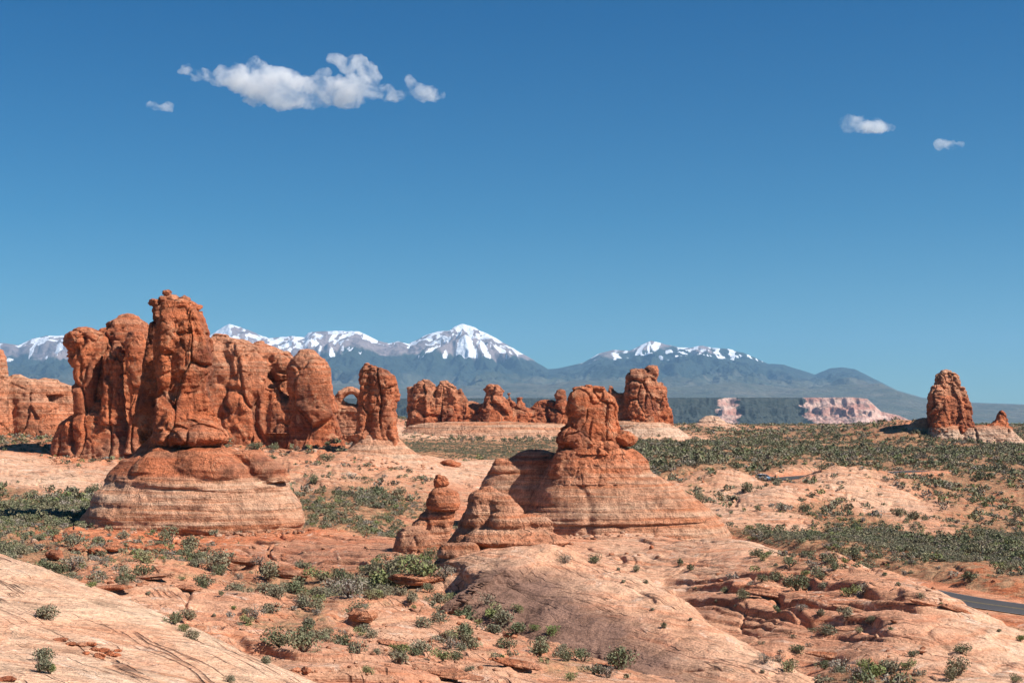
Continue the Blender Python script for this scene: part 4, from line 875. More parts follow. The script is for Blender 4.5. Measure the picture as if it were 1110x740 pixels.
# nothing in front may overtop the crest line seen in the distance
zz = np.minimum(zz, (DD / 30000) * Hc * (1 - .04 * (t2 < .92)) + 0)
hgt = zz / 1000
nz = fbm2(mx * .9, my * .5, 5, 3.); nz2 = fbm2(mx * 4, my * 2.5, 4, 8.)
gxm = np.gradient(zz, axis=0) / np.gradient(mx * 1000, axis=0)
rgt = sstep(640, 700, CX + F * UU); rid4 = 1 - np.abs(fbm2(mx * 4.4 + wx_ * 2, my * .9 + wx_, 3, 21.)) * 1.8
treel = 1.22 + .20 * rgt + .20 * nz + .06 * nz2 - .10 * (rid - .6)
bare = sstep(-.03, .05, hgt - treel)
snow = sstep(-.02, .03, (hgt - 1.70) * 1.0 + .62 * (nz2 * .5 + nz * .20 + .35 * (.62 - rid2) + .75 * (.62 - rid3) + .30 * np.clip(gxm, -.6, .6))) * sstep(1.08, 1.2, hgt)
snow = np.maximum(snow * .97, sstep(1.12, 1.2, hgt) * sstep(.22, .08, rid3) * .8)
snow = snow * (1 - rgt * .8 * sstep(1.55, 1.35, hgt)); snow = np.maximum(snow, .9 * rgt * sstep(1.14, 1.24, hgt) * sstep(.42, .26, rid4)); bare = bare * (1 - .0 * rgt)
forest = sstep(.52 + .0, .80, hgt + .16 * nz + .10 * nz2) * (1 - bare)
nU, nD = UU.shape; vid = np.arange(nU * nD).reshape(nU, nD)
q = np.stack([vid[:-1, :-1], vid[1:, :-1], vid[1:, 1:], vid[:-1, 1:]], -1).reshape(-1, 4)
me = new_mesh('mountains', np.stack([UU * DD, DD, zz], -1).reshape(-1, 3), quads=q)
if me.polygons[5000].normal.z < 0: me.flip_normals()
set_smooth(me)
for nm, v in (('snow', snow), ('bare', bare), ('forest', forest)): attr(me, nm, v.ravel())
b = NB('mountain'); p = b.pos(); f1 = b.noise(p, .004, 6, .65); f2 = b.noise(p, .0012, 5, .6)
c = b.mix(b.rng(f2, .35, .65), (.08, .09, .058), (.155, .14, .105))
c = b.mix(b.rng(f1, .4, .62, 0, .65), c, (.06, .075, .05))
c = b.mix(b.attr('forest'), c, b.mix(f1, (.018, .032, .028), (.045, .062, .045)))
c = b.mix(b.attr('bare'), c, b.mix(b.rng(f1, .3, .7), (.17, .135, .13), (.33, .26, .245)))
c = b.mix(b.rng(b.math('ADD', b.attr('snow'), b.math('MULTIPLY', b.math('SUBTRACT', f1, .5), 1.9)), .42, .6), c, (.86, .88, .92))
structure(link('mountains', me, b.principled(c, .9, b.bump(f1, 110., 1.), .05)))

# mesa
um = np.linspace((700 - CX) / F, (1010 - CX) / F, 900); dmv = seq((7400, 7900, 30), (7900, 8800, 170), (8800, 9600, 8))
um = np.linspace((300 - CX) / F, (1012 - CX) / F, 1300)
UM, DM = np.meshgrid(um, dmv, indexing='ij'); xm = UM * DM; pxm = CX + F * UM
topz = np.interp(pxm, [300, 600, 925, 940, 955, 975, 992, 1012], [108, 112, 115, 106, 30, 5, -40, -62])
cut = 180 * fbm2((xm * .0016).astype(np.float32), (DM * 0 + 3).astype(np.float32), 4) + 70 * np.abs(fbm2((xm * .008).astype(np.float32), (DM * .002).astype(np.float32), 3))
wmask = sstep(872, 850, pxm) * (1 - sstep(26, 8, np.abs(pxm - 789))); dc = DM - (8350 + cut * (1 - .75 * wmask))                                   # distance behind the cliff line
gul = np.abs(fbm2((xm * .0055).astype(np.float32), (DM * .0016).astype(np.float32), 4, 2.))
dc = dc - 130 * (1 - .7 * wmask) * gul * sstep(0, -500, dc)
zt = -62 + (topz + 62) * (.62 * np.clip((dc + 650) / 640, 0, 1) ** 1.25 + .20 * sstep(-60, 14, dc - 5) + .18 * sstep(-10, 10, dc + 150 + 30 * gul))
zt += (dc < 0) * 16 * fbm2((xm * .016).astype(np.float32), (DM * .016).astype(np.float32), 4, 2.) * sstep(-700, -500, dc) * sstep(0, -60, dc)
zt += sstep(0, 20, dc) * sstep(200, 60, dc) * 5 * (fbm2((xm * .09).astype(np.float32), (DM * .05).astype(np.float32), 2, 6.) > .1)
zt = np.where(DM > 9500, -62, zt)
nU, nD = UM.shape; vid = np.arange(nU * nD).reshape(nU, nD)
q = np.stack([vid[:-1, :-1], vid[1:, :-1], vid[1:, 1:], vid[:-1, 1:]], -1).reshape(-1, 4)
me = new_mesh('mesa', np.stack([xm, DM, zt], -1).reshape(-1, 3), quads=q)
if me.polygons[3000].normal.z < 0: me.flip_normals()
set_smooth(me)
nzm = fbm2((xm * .004).astype(np.float32), (zt * .02).astype(np.float32), 4, 5.)
wood_shade = np.clip(sstep(878, 868, pxm + 14 * nzm) * (1 - .75 * sstep(16, 6, np.abs(pxm - 789 + 10 * nzm))), 0, 1)  # left part: trees plus the cliff's shade, both painted by this mask
attr(me, 'wood_shade', wood_shade.ravel())
b = NB('mesa rock'); p = b.pos(); f1 = b.noise(p, .03, 5, .7); f2 = b.noise(b.scale(p, (.2, .2, 1.4)), .02, 4, .6)
rk = b.mix(b.rng(f2, .4, .6), (.42, .21, .16), (.60, .40, .32)); rk = b.mix(b.rng(f1, .50, .62, 0, .75), rk, (.10, .09, .07))
wd = b.mix(b.rng(f1, .35, .65), (.030, .042, .038), (.062, .07, .06))  # dark colour for the trees, with the shade on the cliff painted in
c = b.mix(b.rng(b.math('ADD', b.attr('wood_shade'), b.math('MULTIPLY', b.math('SUBTRACT', f1, .5), .9)), .4, .6), rk, wd)
structure(link('mesa', me, b.principled(c, .92, b.bump(f1, 12., 1.), .05)))

# ------------------------------------------------------------------ haze
zmin = min(float(Z.min()), -62.) - 1.; zmax = float(zz.max()) + 15
hb = np.array([(x, y, z) for z in (zmin, zmax) for x, y in ((-26500, -60), (26500, -60), (26500, 35500), (-26500, 35500))])
me = new_mesh('haze', hb, faces=[(3, 2, 1, 0), (4, 5, 6, 7), (0, 1, 5, 4), (1, 2, 6, 5), (2, 3, 7, 6), (3, 0, 4, 7)])
b = NB('haze'); v = b.n('ShaderNodeVolumePrincipled'); v.inputs['Color'].default_value = (.33, .64, 1., 1)
v.inputs['Density'].default_value = 2.1e-5; v.inputs['Anisotropy'].default_value = 0.1
b.l(v.outputs[0], b.out.inputs['Volume'])
o = link('haze', me, b.m); o['kind'] = 'stuff'

# ------------------------------------------------------------------ clouds
b = NB('cloud vapour'); v = b.n('ShaderNodeVolumePrincipled'); p = b.pos()
f1 = b.noise(p, .0034, 8, .66, .5)
b.l(b.rng(f1, .42, .68, .0, .0095), v.inputs['Density']); v.inputs['Color'].default_value = (1, 1, 1, 1); v.inputs['Anisotropy'].default_value = 0.
b.l(v.outputs[0], b.out.inputs['Volume']); MAT_CLOUD = b.m
def cloud(label, puffs, D, seed):
    import bmesh
    V = []; Fc = []; off = 0; s = D / F
    bm = bmesh.new(); bmesh.ops.create_icosphere(bm, subdivisions=3, radius=1.); bm.verts.ensure_lookup_table()
    sv = np.array([v.co[:] for v in bm.verts]); sf = [tuple(v.index for v in f.verts) for f in bm.faces]; bm.free()
    for (a, c, rx, ry) in puffs:
        V.append(sv * np.array([rx * s, (rx + ry) * .5 * s, ry * s]) + np.array(P(a, c, D))); Fc += [tuple(i + off for i in f) for f in sf]; off += len(sv)
    me = new_mesh('cloud', np.vstack(V), faces=Fc); tmp = bpy.data.objects.new('tmp', me); COL.objects.link(tmp)
    md = tmp.modifiers.new('r', 'REMESH'); md.mode = 'VOXEL'; md.voxel_size = 1.1 * s
    dg = bpy.context.evaluated_depsgraph_get(); m2 = bpy.data.meshes.new_from_object(tmp.evaluated_get(dg)); bpy.data.objects.remove(tmp)
    c = get_co(m2); n = get_n(m2); x, y, z = (c / (s * 11)).T
    c = c + n * (4.2 * s * fbm3(x, y, z, 4, seed))[:, None]
    ctr = c.mean(0); m2.vertices.foreach_set('co', (c - ctr).astype(np.float32).ravel()); m2.update(); m2.name = 'cloud'
    tag(link('cloud', m2, MAT_CLOUD, None, tuple(ctr)), label, 'cloud', 'small clouds in the blue sky')
cloud('largest white cloud, long and ragged with two humps, upper left sky',
      [(202,77,10,6),(222,82,14,7),(243,84,16,11),(262,86,22,16),(278,76,13,13),(284,92,26,19),(306,90,24,16),(328,97,28,14),(310,108,26,11),(352,97,28,14),(372,99,26,15),(392,92,20,15),(384,72,17,12),(366,65,12,7),(400,80,12,12),(352,80,10,7),(410,100,20,9),(428,104,14,6),(340,110,22,8),(375,110,20,7),(275,110,12,7)], 16000, 1)
cloud('small ragged cloud tearing off the right end of the largest one', [(449,95,10,9),(462,102,15,8),(474,104,9,6),(442,88,4,6)], 16000, 2)
cloud('tiny white cloud below the left end of the largest one', [(167,115,8,5),(178,116,9,4.5),(185,114,5,3)], 17500, 3)
cloud('smooth oval white cloud in the right half of the sky', [(922,135,12,9),(934,135,14,9.5),(950,137,13,8),(962,139,7,4)], 17000, 4)
cloud('faint small cloud low in the sky near the right edge', [(1020,157,8,5.5),(1030,159,9,5),(1039,157,5,2.5)], 17500, 5)

# ------------------------------------------------------------------ plants
def leaf_cloud(n, seed, size, h=.72, lobes=5, spread=.28):
    r = np.random.RandomState(seed)
    cen = np.c_[r.uniform(-spread, spread, lobes), r.uniform(-spread, spread, lobes), r.uniform(.25, .5, lobes) * h]
    rad = r.uniform(.17, .30, lobes)
    k = r.randint(0, lobes, n); d = r.normal(size=(n, 3)); d /= np.linalg.norm(d, axis=1)[:, None]
    p = cen[k] + d * rad[k][:, None] * (r.uniform(.25, 1.12, n) ** .5)[:, None] * np.array([1, 1, .85])
    p[:, 2] = np.abs(p[:, 2]) + .02
    a = r.normal(size=(n, 3)); a /= np.linalg.norm(a, axis=1)[:, None]; bb = np.cross(a, r.normal(size=(n, 3))); bb /= np.linalg.norm(bb, axis=1)[:, None]
    sz = size * r.uniform(.6, 1.4, n)[:, None]
    co = np.stack([p - a * sz * .9, p + bb * sz * .45, p + a * sz * .9, p - bb * sz * .45], 1).reshape(-1, 3)
    fa = np.arange(n * 4).reshape(n, 4); tone = np.repeat(r.uniform(.6, 1.1, n), 4)
    return co.astype(np.float32), fa, tone
def leaf_mesh(name, n, seed, size, h=.72, lobes=5, spread=.28):
    co, fa, tone = leaf_cloud(n, seed, size, h, lobes, spread); me = new_mesh(name, co, quads=fa); attr(me, 'tone', tone); return me
def stem_mesh(seed, h=.6):
    r = random.Random(seed); co = []; fa = []
    for k in range(9):
        a = r.uniform(0, 6.28); e = r.uniform(.12, .36); x1, y1, z1 = math.cos(a) * e, math.sin(a) * e, h * r.uniform(.5, 1.)
        pts = [(0, 0, -.06), (x1 * .35, y1 * .35, z1 * .5), (x1, y1, z1)]
        i0 = len(co)
        for (x, y, z), w in zip(pts, (.028, .018, .006)):
            for j in range(4): t = j * math.pi / 2; co.append((x + w * math.cos(t), y + w * math.sin(t), z))
        for s_ in range(2):
            for j in range(4): a0 = i0 + s_ * 4 + j; a1 = i0 + s_ * 4 + (j + 1) % 4; fa.append((a0, a1, a1 + 4, a0 + 4))
    me = new_mesh('stems', co, faces=fa); return me
NV = 5
KN = {'s': ('sagebrush', 'grey-green sagebrush'), 'd': ('juniper_bush', 'dark green juniper bush'), 'b': ('leafy_bush', 'fresh green leafy bush'), 'g': ('twiggy_bush', 'dry grey twiggy bush')}
HI = {k: [leaf_mesh('foliage', 620 if k != 'g' else 420, 100 * i + ord(k), .046 if k != 'g' else .036, {'s': .66, 'd': .85, 'b': .8, 'g': .66}[k], 6) for i in range(NV)] for k in KN}
MI = {k: [leaf_mesh(KN[k][0], 190, 100 * i + ord(k) + 7, .085, {'s': .62, 'd': .85, 'b': .75, 'g': .6}[k], 4, .12) for i in range(NV)] for k in KN}
ST = [stem_mesh(i) for i in range(NV)]
for k in KN:
    for m in HI[k] + MI[k]: m.materials.append(LEAF[k])
for m in ST: m.materials.append(MAT_STEM)
prnd = random.Random(5)
PL = []       # (px, py, width px, kind) by eye from the photograph
HAND = """45 672 30 s;42 716 29 s;40 729 27 s;53 730 15 b;247 739 14 s;109 614 15 g;77 620 30 g;97 636 14 b;154 610 30 b;134 634 14 s;160 646 8 s;184 588 24 d;205 598 26 d;164 579 9 b;134 584 16 s;107 586 12 s;81 594 28 s;233 618 34 s;280 615 18 g;288 632 34 d;284 644 26 s;298 649 24 s;261 640 12 s;239 647 9 d;267 667 12 d;231 669 8 s;203 672 20 d;188 677 22 d;209 693 20 s;199 685 14 b;300 701 32 d;328 706 42 d;286 719 16 s;342 667 16 g;357 645 36 g;348 632 30 b;368 634 26 d;377 649 46 g;395 640 30 s;429 626 36 d;417 641 42 b;440 636 30 b;458 636 42 b;482 638 28 g;444 657 18 s;403 652 24 b;456 681 22 s;478 675 22 s;510 665 14 s;527 657 24 g;535 673 28 b;547 681 26 s;561 665 14 b;579 685 13 b;598 690 17 b;608 707 18 s;632 717 25 d;644 732 26 s;673 727 42 d;660 735 24 g;618 738 15 b;403 691 15 s;387 709 24 s;407 709 12 s;433 721 27 s;456 711 30 s;480 717 22 b;480 697 10 s;397 730 14 b;508 729 12 s;330 682 22 s;356 692 15 d;646 611 14 d;612 612 20 g;671 618 7 s;676 632 8 s;689 620 13 d;700 633 8 s;737 614 11 d;749 618 11 d;755 640 7 s;786 643 12 d;805 653 19 d;778 656 8 s;798 660 9 g;707 662 7 s;720 681 10 d;749 673 7 s;814 636 12 g;827 632 16 d;841 631 20 d;852 636 20 s;865 640 26 d;873 628 14 b;841 614 8 s;858 614 20 d;881 616 20 g;891 629 14 d;893 640 14 s;841 662 10 d;869 664 16 g;888 677 14 s;844 670 8 d;893 690 12 s;831 720 22 g;846 718 18 g;866 713 18 d;855 727 20 b;895 724 19 d;827 730 8 s;905 619 16 d;921 647 20 b;938 647 24 g;917 673 18 s;945 677 14 d;931 686 12 b;896 689 20 s;966 683 8 d;998 653 12 s;974 635 10 s;960 624 8 d;991 712 16 s;1044 710 20 d;1042 733 27 d;1034 738 20 d;1107 696 13 b;1084 686 9 s;915 729 34 g;947 735 34 b;972 731 34 s;930 737 26 g;1102 740 14 d;1021 656 6 b;275 489 19 d;296 491 12 d;355 484 10 d;320 489 12 g"""
cand = []
for ln in HAND.split(';'):
    a, c, w_, k = ln.split(); a, c, w_ = float(a), float(c), float(w_)
    g = ground_at_pixel(a, c)
    if g is None: continue
    cand.append(dict(x=g.x, y=g.y + .25 * w_ * g.y / F, w=w_ * g.y / F * 1.12, k=k, px=a, py=c, hand=True))
def hidden(px, py, D):
    for rows, Dr in SIL:
        if D < Dr - 3 or py < rows[0][0] or py > rows[-1][0]: continue
        l = np.interp(py, [r[0] for r in rows], [r[1] for r in rows]); rr = np.interp(py, [r[0] for r in rows], [r[2] for r in rows])
        if l < px < rr: return True
    return False
rs = np.random.RandomState(12)
def scatter(d0, d1, n, wmin, wmax, thmax=.40):
    r = np.sqrt(rs.uniform(d0 * d0, d1 * d1, n)); th = rs.uniform(-thmax, thmax, n); x, y = r * np.sin(th), r * np.cos(th)
    v = gsample(veg, x, y); rd = gsample(np.minimum(roaddist, 99), x, y)
    dens = np.clip((v - .12) / .7, 0, 1) ** 1.3; cl = fbm2(x.astype(np.float32) * .07, y.astype(np.float32) * .07, 3, 4.)
    keep = (rs.rand(n) < dens * np.clip(.75 + 1.5 * cl + .7 * (v > .9), .03, 1) * np.where((r < 235) & (v < .85), .5, 1.)) & (rd > 5.6)
    x, y, v = x[keep], y[keep], v[keep]; w = wmin + (wmax - wmin) * rs.rand(len(x)) ** 2.2
    return x, y, v, w
XS = [scatter(75, 235, 60000, .6, 1.7), scatter(235, 600, 62000, .8, 2.8), scatter(600, 1250, 42000, 1.4, 3.3)]
SX, SY, SV, SW = [np.concatenate([a[i] for a in XS]) for i in range(4)]
SZ = gsample(Z, SX, SY); spx = CX + F * SX / SY; spy = HY - F * SZ / SY
flat = ((SV > .93) & (SY < 240) & (spx > 780)) | ((SY > 360) & (SY < 540) & (spx > 430) & (spx < 640))
SW = np.where(flat, np.clip(SW * .8, .5, .95), SW)
SK = np.array(['s', 'd', 'b', 'g'])[np.searchsorted(np.cumsum([.46, .22, .11, .21]), np.clip(rs.rand(len(SX)) + .0, 0, .999))]
SK = np.where(flat & (rs.rand(len(SX)) < .85), 's', SK); SW = np.where(SK == 'd', SW * 1.25, SW)
# keep plants away from the hand-placed ones
hx = np.array([c['x'] for c in cand]); hy_ = np.array([c['y'] for c in cand]); hw_ = np.array([c['w'] for c in cand])
ok = drop_dome(SX, SY)
for a, c, w_ in zip(hx, hy_, hw_): ok &= np.hypot(SX - a, SY - c) > w_ * .62
SX, SY, SZ, SV, SW, SK, spx, spy = [a[ok] for a in (SX, SY, SZ, SV, SW, SK, spx, spy)]
i_, j_, _, _ = locate(np.arctan2(SX, SY), np.log(np.hypot(SX, SY)))
vis = ((SZ + SW * .4) / SY >= EMAX[i_, np.maximum(j_ - 1, 0)]) & (spx > 4) & (spx < 1106) & (spy < 736)
order = np.argsort(-(SW / SY) * vis); picked = np.zeros(len(SX), bool); nind = 296 - len(cand)
for i in order:
    if nind <= 0: break
    if not vis[i] or hidden(spx[i], spy[i], SY[i]): continue
    picked[i] = True; nind -= 1
    cand.append(dict(x=SX[i], y=SY[i], w=SW[i], k=SK[i], px=spx[i], py=spy[i], hand=False))
PLACES = [(45, 700, 'on the pale foreground slab at the bottom left'), (90, 615, 'at the left end of the ledges below the broken boulder row'), (150, 600, 'among boulders under the banded pedestal'), (40, 575, 'on the green flat left of the banded pedestal'),
 (40, 610, 'in the leafy hollow behind the pale foreground slab'), (205, 600, 'just below the foot of the banded pedestal'), (240, 640, 'on the tilted ledges left of the gully'), (200, 680, 'along the upper edge of the pale foreground slab'), (300, 640, 'beside the dark overhanging slab'), (315, 705, 'at the lower end of the left gully'),
 (365, 640, 'in the grey thicket of the gully'), (430, 635, 'in the green thicket under the small hoodoo'), (450, 665, 'right below the green thicket'), (400, 705, 'on the lower middle ledges'), (470, 715, 'near the bottom edge left of the grey dome'), (535, 670, 'at the left foot of the grey dome'), (590, 700, 'against the dark-varnished face of the grey dome'), (650, 728, 'at the bottom foot of the grey dome'),
 (650, 615, 'on the crest of the grey dome'), (700, 640, 'on the pale dome ridge right of the layered knob'), (745, 616, 'on the slickrock below the spire pedestal'), (790, 650, 'in the hollow right of the pale dome ridge'), (850, 632, 'in the bush row on the right slickrock'), (870, 668, 'in the middle of the right slickrock'), (860, 718, 'at the lower end of the right hollow'),
 (935, 650, 'on the upper right slickrock'), (940, 732, 'in the thicket at the bottom right'), (1030, 720, 'on the smooth slickrock near the bottom right corner'), (1060, 690, 'on the pale slope in front of the road'), (1040, 620, 'on the cut bank above the road'), (920, 598, 'at the near edge of the sage flat'), (1000, 588, 'on the sage flat above the road'),
 (900, 560, 'among dark ledges behind the sage flat'), (830, 545, 'on the pale hills right of the spire'), (1060, 560, 'on the red slope at the right behind the sage flat'), (790, 500, 'on the scrubby plain right of the spire'), (950, 505, 'on the plain behind the pale hills'), (1060, 500, 'on the plain below the right-hand butte'),
 (285, 490, 'at the foot of the long red fin'), (420, 520, 'on the slope below the slim pillar'), (350, 530, 'right of the banded pedestal'), (380, 565, 'on the brushy flat right of the banded pedestal'), (30, 480, 'below the rounded wall at the left edge'), (100, 500, 'below the leaning fins'), (500, 490, 'on the grass flat before the far ridge'), (60, 530, 'beside the pale dome left of the pedestal')]
def place_of(px, py): return min(PLACES, key=lambda q_: ((q_[0] - px) / 1.6) ** 2 + (q_[1] - py) ** 2)[2]
ORD = 'first second third fourth fifth sixth seventh eighth ninth tenth eleventh twelfth thirteenth fourteenth fifteenth sixteenth seventeenth eighteenth nineteenth twentieth'.split()
by = {}
for c in cand: c['pl'] = place_of(c['px'], c['py']); by.setdefault((c['k'], c['pl']), []).append(c)
for (k, pl), L in by.items():
    nm = KN[k][1]; L.sort(key=lambda c: c['px'])
    big = max(L, key=lambda c: c['w'] / c['y'])
    for i, c in enumerate(L):
        if len(L) == 1: c['label'] = f'the only {nm} {pl}'
        elif len(L) == 2: c['label'] = f'{["left", "right"][i]} one of two {nm}es {pl}' if nm.endswith('sh') else f'{["left", "right"][i]} {nm} {pl}'
        elif i == 0: c['label'] = f'leftmost {nm} {pl}'
        elif i == len(L) - 1: c['label'] = f'rightmost {nm} {pl}'
        else: c['label'] = f'{ORD[min(i, 19)]} {nm} from the left {pl}'
        wd = c['label'].split()
        if len(wd) > 16: c['label'] = ' '.join(wd[:16])
for n_, c in enumerate(cand):
    k = c['k']; i = prnd.randrange(NV); gz = ground_z(c['x'], c['y']) - .04 * c['w']; rz = prnd.uniform(0, 6.28)
    big = c['w'] / c['y'] * F >= 13; hz_ = prnd.uniform(.85, 1.15)
    if big:
        t = thing(KN[k][0], c['label'], 'bush', (c['x'], c['y'], gz), KN[k][1] + ' scattered over rock and sand')
        f = link('foliage', HI[k][i], None, t); s_ = link('stems', ST[i], None, t)
    else:
        t = link(KN[k][0], MI[k][i], None, None, (c['x'], c['y'], gz)); tag(t, c['label'], 'bush', KN[k][1] + ' scattered over rock and sand')
    t.rotation_euler = (0, 0, rz); t.scale = (c['w'], c['w'], c['w'] * hz_)
# everything past the three hundred largest: one cover per kind
for k, nm in (('s', 'sagebrush_cover'), ('d', 'juniper_scrub'), ('b', 'leafy_scrub'), ('g', 'dry_brush')):
    V = []; Fq = []; T = []; off = 0
    for far in (0, 1, 2):
        lo, hi_ = ((0, 235), (235, 600), (600, 2000))[far]; nl = (120, 56, 22)[far]; sz = (.085, .125, .20)[far]
        m = np.where((SK == k) & ~picked & (SY >= lo) & (SY < hi_))[0]
        protos = [leaf_cloud(nl, 900 + v_, sz, {'s': .62, 'd': .85, 'b': .75, 'g': .6}[k], 4) for v_ in range(6)]
        for v_ in range(6):
            mm_ = m[v_::6]
            if len(mm_) == 0: continue
            co, fa, tone = protos[v_]; a = rs.uniform(0, 6.28, len(mm_)); ca_, sa = np.cos(a)[:, None], np.sin(a)[:, None]; w_ = SW[mm_][:, None]
            X = SX[mm_][:, None] + w_ * (co[:, 0] * ca_ - co[:, 1] * sa); Y = SY[mm_][:, None] + w_ * (co[:, 0] * sa + co[:, 1] * ca_)
            Zq = SZ[mm_][:, None] - .03 * w_ + w_ * co[:, 2] * rs.uniform(.8, 1.2, len(mm_))[:, None]
            V.append(np.stack([X, Y, Zq], -1).reshape(-1, 3)); nv = len(co)
            Fq.append((fa[None] + (np.arange(len(mm_)) * nv)[:, None, None] + off).reshape(-1, 4)); off += nv * len(mm_)
            T.append((tone[None] * rs.uniform(.8, 1.15, len(mm_))[:, None]).ravel())
    if V:
        me = new_mesh(nm, np.vstack(V), quads=np.vstack(Fq)); attr(me, 'tone', np.concatenate(T)); o = link(nm, me, LEAF[k]); o['kind'] = 'stuff'
# loose stones lying on ledges and soil
import bmesh
bm = bmesh.new(); bmesh.ops.create_icosphere(bm, subdivisions=1, radius=.5); sv = np.array([v.co[:] for v in bm.verts]); sf = np.array([[v.index for v in f.verts] for f in bm.faces]); bm.free()
n_ = 26000; r = np.exp(rs.uniform(math.log(60), math.log(330), n_)); th = rs.uniform(-.39, .39, n_); x, y = r * np.sin(th), r * np.cos(th)
ld = gsample(ledge, x, y); vg = gsample(veg, x, y); cl = fbm2(x.astype(np.float32) * .11, y.astype(np.float32) * .11, 3, 14.); rd = gsample(np.minimum(roaddist, 99), x, y)
kp = (rs.rand(n_) < np.clip(ld * .9 + vg * .35 - .25, 0, 1) * np.clip(.15 + 2.4 * cl, 0, 1)) & (rd > 4.6); x, y = x[kp], y[kp]; r = r[kp]
for (pa, pb, da, db, nn_) in ((95, 340, 176, 184, 260), (55, 165, 308, 324, 420), (215, 372, 306, 318, 520), (380, 470, 280, 296, 120), (440, 620, 560, 572, 260), (630, 760, 548, 566, 260), (1000, 1110, 520, 536, 300), (565, 800, 186, 196, 160), (-20, 80, 362, 376, 260), (430, 500, 138, 144, 50)):
    pp = rs.uniform(pa, pb, nn_); dd_ = rs.uniform(da, db, nn_); x = np.r_[x, (pp - CX) / F * dd_]; y = np.r_[y, dd_]; r = np.r_[r, dd_ * 1.5]
kp = drop_dome(x, y); x, y, r = x[kp], y[kp], r[kp]
w = (.10 + .5 * rs.rand(len(x)) ** 4) * np.clip(r / 100, .7, 1.8); g = gsample(Z, x, y)
J = sv[None] * (1 + .35 * rs.normal(size=(len(x), len(sv), 1))) ; a = rs.uniform(0, 6.28, len(x)); ca_, sa = np.cos(a)[:, None], np.sin(a)[:, None]; st = rs.uniform(.5, 1.1, len(x))[:, None]
V = np.stack([x[:, None] + w[:, None] * (J[..., 0] * ca_ - J[..., 1] * st * sa), y[:, None] + w[:, None] * (J[..., 0] * sa + J[..., 1] * st * ca_), g[:, None] + w[:, None] * (J[..., 2] * .6 + .12)], -1).reshape(-1, 3)
me = new_mesh('loose_stones', V, tris=(sf[None] + (np.arange(len(x)) * len(sv))[:, None, None]).reshape(-1, 3)); attr(me, 'pale', np.repeat(rs.uniform(.35, .95, len(x)), len(sv)))
o = link('loose_stones', me, MAT_ROCK); o['kind'] = 'stuff'
# grass tufts of the pale green flat and between bushes
x, y, v, w = scatter(90, 560, 60000, .25, .7); kp = drop_dome(x, y); x, y, w = x[kp], y[kp], w[kp]; g = gsample(Z, x, y)
co, fa, tone = leaf_cloud(9, 77, .20, .6, 3); a = rs.uniform(0, 6.28, len(x)); ca_, sa = np.cos(a)[:, None], np.sin(a)[:, None]; w_ = w[:, None]
V = np.stack([x[:, None] + w_ * (co[:, 0] * ca_ - co[:, 1] * sa), y[:, None] + w_ * (co[:, 0] * sa + co[:, 1] * ca_), g[:, None] + w_ * co[:, 2]], -1).reshape(-1, 3)
me = new_mesh('dry_grass', V, quads=(fa[None] + (np.arange(len(x)) * len(co))[:, None, None]).reshape(-1, 4)); attr(me, 'tone', np.repeat(rs.uniform(.6, 1.1, len(x)), len(co)))
o = link('dry_grass', me, leaf_material('dry grass', (.20, .19, .085), (.32, .28, .15))); o['kind'] = 'stuff'

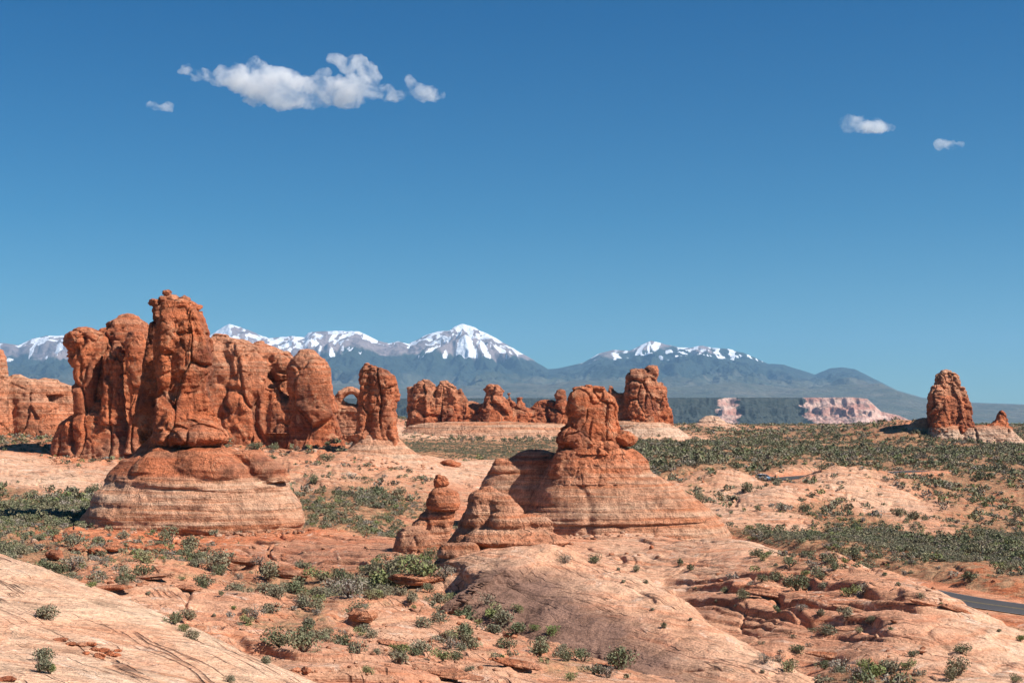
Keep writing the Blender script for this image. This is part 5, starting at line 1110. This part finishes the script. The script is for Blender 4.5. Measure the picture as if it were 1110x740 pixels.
# ------------------------------------------------------------------ car
def car(label, pos, rz):
    t = thing('parked_car', label, 'car', pos); t.rotation_euler = (0, 0, rz)
    import bmesh
    def prism(nm, prof, w, mat, taper=0.):
        k = len(prof); co = []
        for s_ in (-1, 1):
            for (x, z) in prof: co.append((x, s_ * (w / 2 - taper * max(0, z - .9)), z))
        fa = [tuple(range(k))[::-1], tuple(range(k, 2 * k))] + [(i, (i + 1) % k, k + (i + 1) % k, k + i) for i in range(k)]
        bm = bmesh.new(); me = new_mesh(nm, co, faces=fa); bm.from_mesh(me); bmesh.ops.recalc_face_normals(bm, faces=bm.faces)
        bmesh.ops.bevel(bm, geom=list(bm.edges), offset=.035, segments=2, affect='EDGES'); bm.to_mesh(me); bm.free(); set_smooth(me)
        return link(nm, me, mat, t)
    bl = simple_mat('blue car paint', (.09, .15, .22), .3, .02); gl = simple_mat('car glass', (.02, .025, .03), .08, .02); rub = simple_mat('rubber', (.02, .02, .02), .8); al = simple_mat('wheel metal', (.5, .5, .5), .3); wh = simple_mat('lamp lens', (.7, .7, .68), .2); rd = simple_mat('red lens', (.4, .02, .02), .3)
    bd = prism('body', [(-2.2, .35), (-2.25, .75), (-2.1, .95), (-1.2, 1.0), (.9, .98), (1.9, .85), (2.2, .7), (2.25, .35)], 1.78, bl)
    prism('cabin', [(-1.75, .97), (-1.35, 1.42), (-.9, 1.5), (.2, 1.48), (.5, 1.38), (1.15, .97)], 1.62, gl, .28)
    prism('roof', [(-1.3, 1.44), (-.9, 1.53), (.2, 1.51), (.45, 1.42), (.2, 1.46), (-.9, 1.48)], 1.34, simple_mat('white roof paint', (.75, .76, .78), .3, .02))
    for sx in (-1.4, 1.4):
        for sy in (-.8, .8):
            bm = bmesh.new(); bmesh.ops.create_cone(bm, segments=28, radius1=.33, radius2=.33, depth=.2, cap_ends=True)
            bmesh.ops.rotate(bm, verts=bm.verts, matrix=__import__('mathutils').Matrix.Rotation(math.pi / 2, 3, 'X')); bmesh.ops.bevel(bm, geom=[e for e in bm.edges if abs(e.calc_length()) < .1], offset=.03, segments=2, affect='EDGES')
            me = bpy.data.meshes.new('wheel'); bm.to_mesh(me); bm.free(); w = link('wheel', me, rub, t, (sx, sy, .33))
            bm = bmesh.new(); bmesh.ops.create_cone(bm, segments=20, radius1=.2, radius2=.18, depth=.05, cap_ends=True); bmesh.ops.rotate(bm, verts=bm.verts, matrix=__import__('mathutils').Matrix.Rotation(math.pi / 2, 3, 'X'))
            me = bpy.data.meshes.new('rim'); bm.to_mesh(me); bm.free(); link('rim', me, al, w, (0, .1 * (1 if sy > 0 else -1), 0))
    for s_ in (-1, 1):
        for nm, x, mt in (('headlight', 2.22, wh), ('tail_light', -2.24, rd)):
            me = new_mesh(nm, [(x + a * .04, s_ * .62 + c * .2, .68 + d * .07) for a in (-1, 1) for c in (-1, 1) for d in (-1, 1)], faces=[(0, 1, 3, 2), (4, 6, 7, 5), (0, 4, 5, 1), (2, 3, 7, 6), (0, 2, 6, 4), (1, 5, 7, 3)]); link(nm, me, mt, t)
i = int(np.argmin(np.abs(CX + F * RC[:, 0] / RC[:, 1] - 824) + 1000 * (RC[:, 1] < 260))); d = RC[i + 1] - RC[i - 1]
nn = np.array([-d[1], d[0]]) / math.hypot(d[0], d[1])
car('small blue car with white roof on the road beyond the pale hills', (RC[i, 0] - nn[0] * 1.7, RC[i, 1] - nn[1] * 1.7, RC[i, 2] + .07), math.atan2(d[1], d[0]))
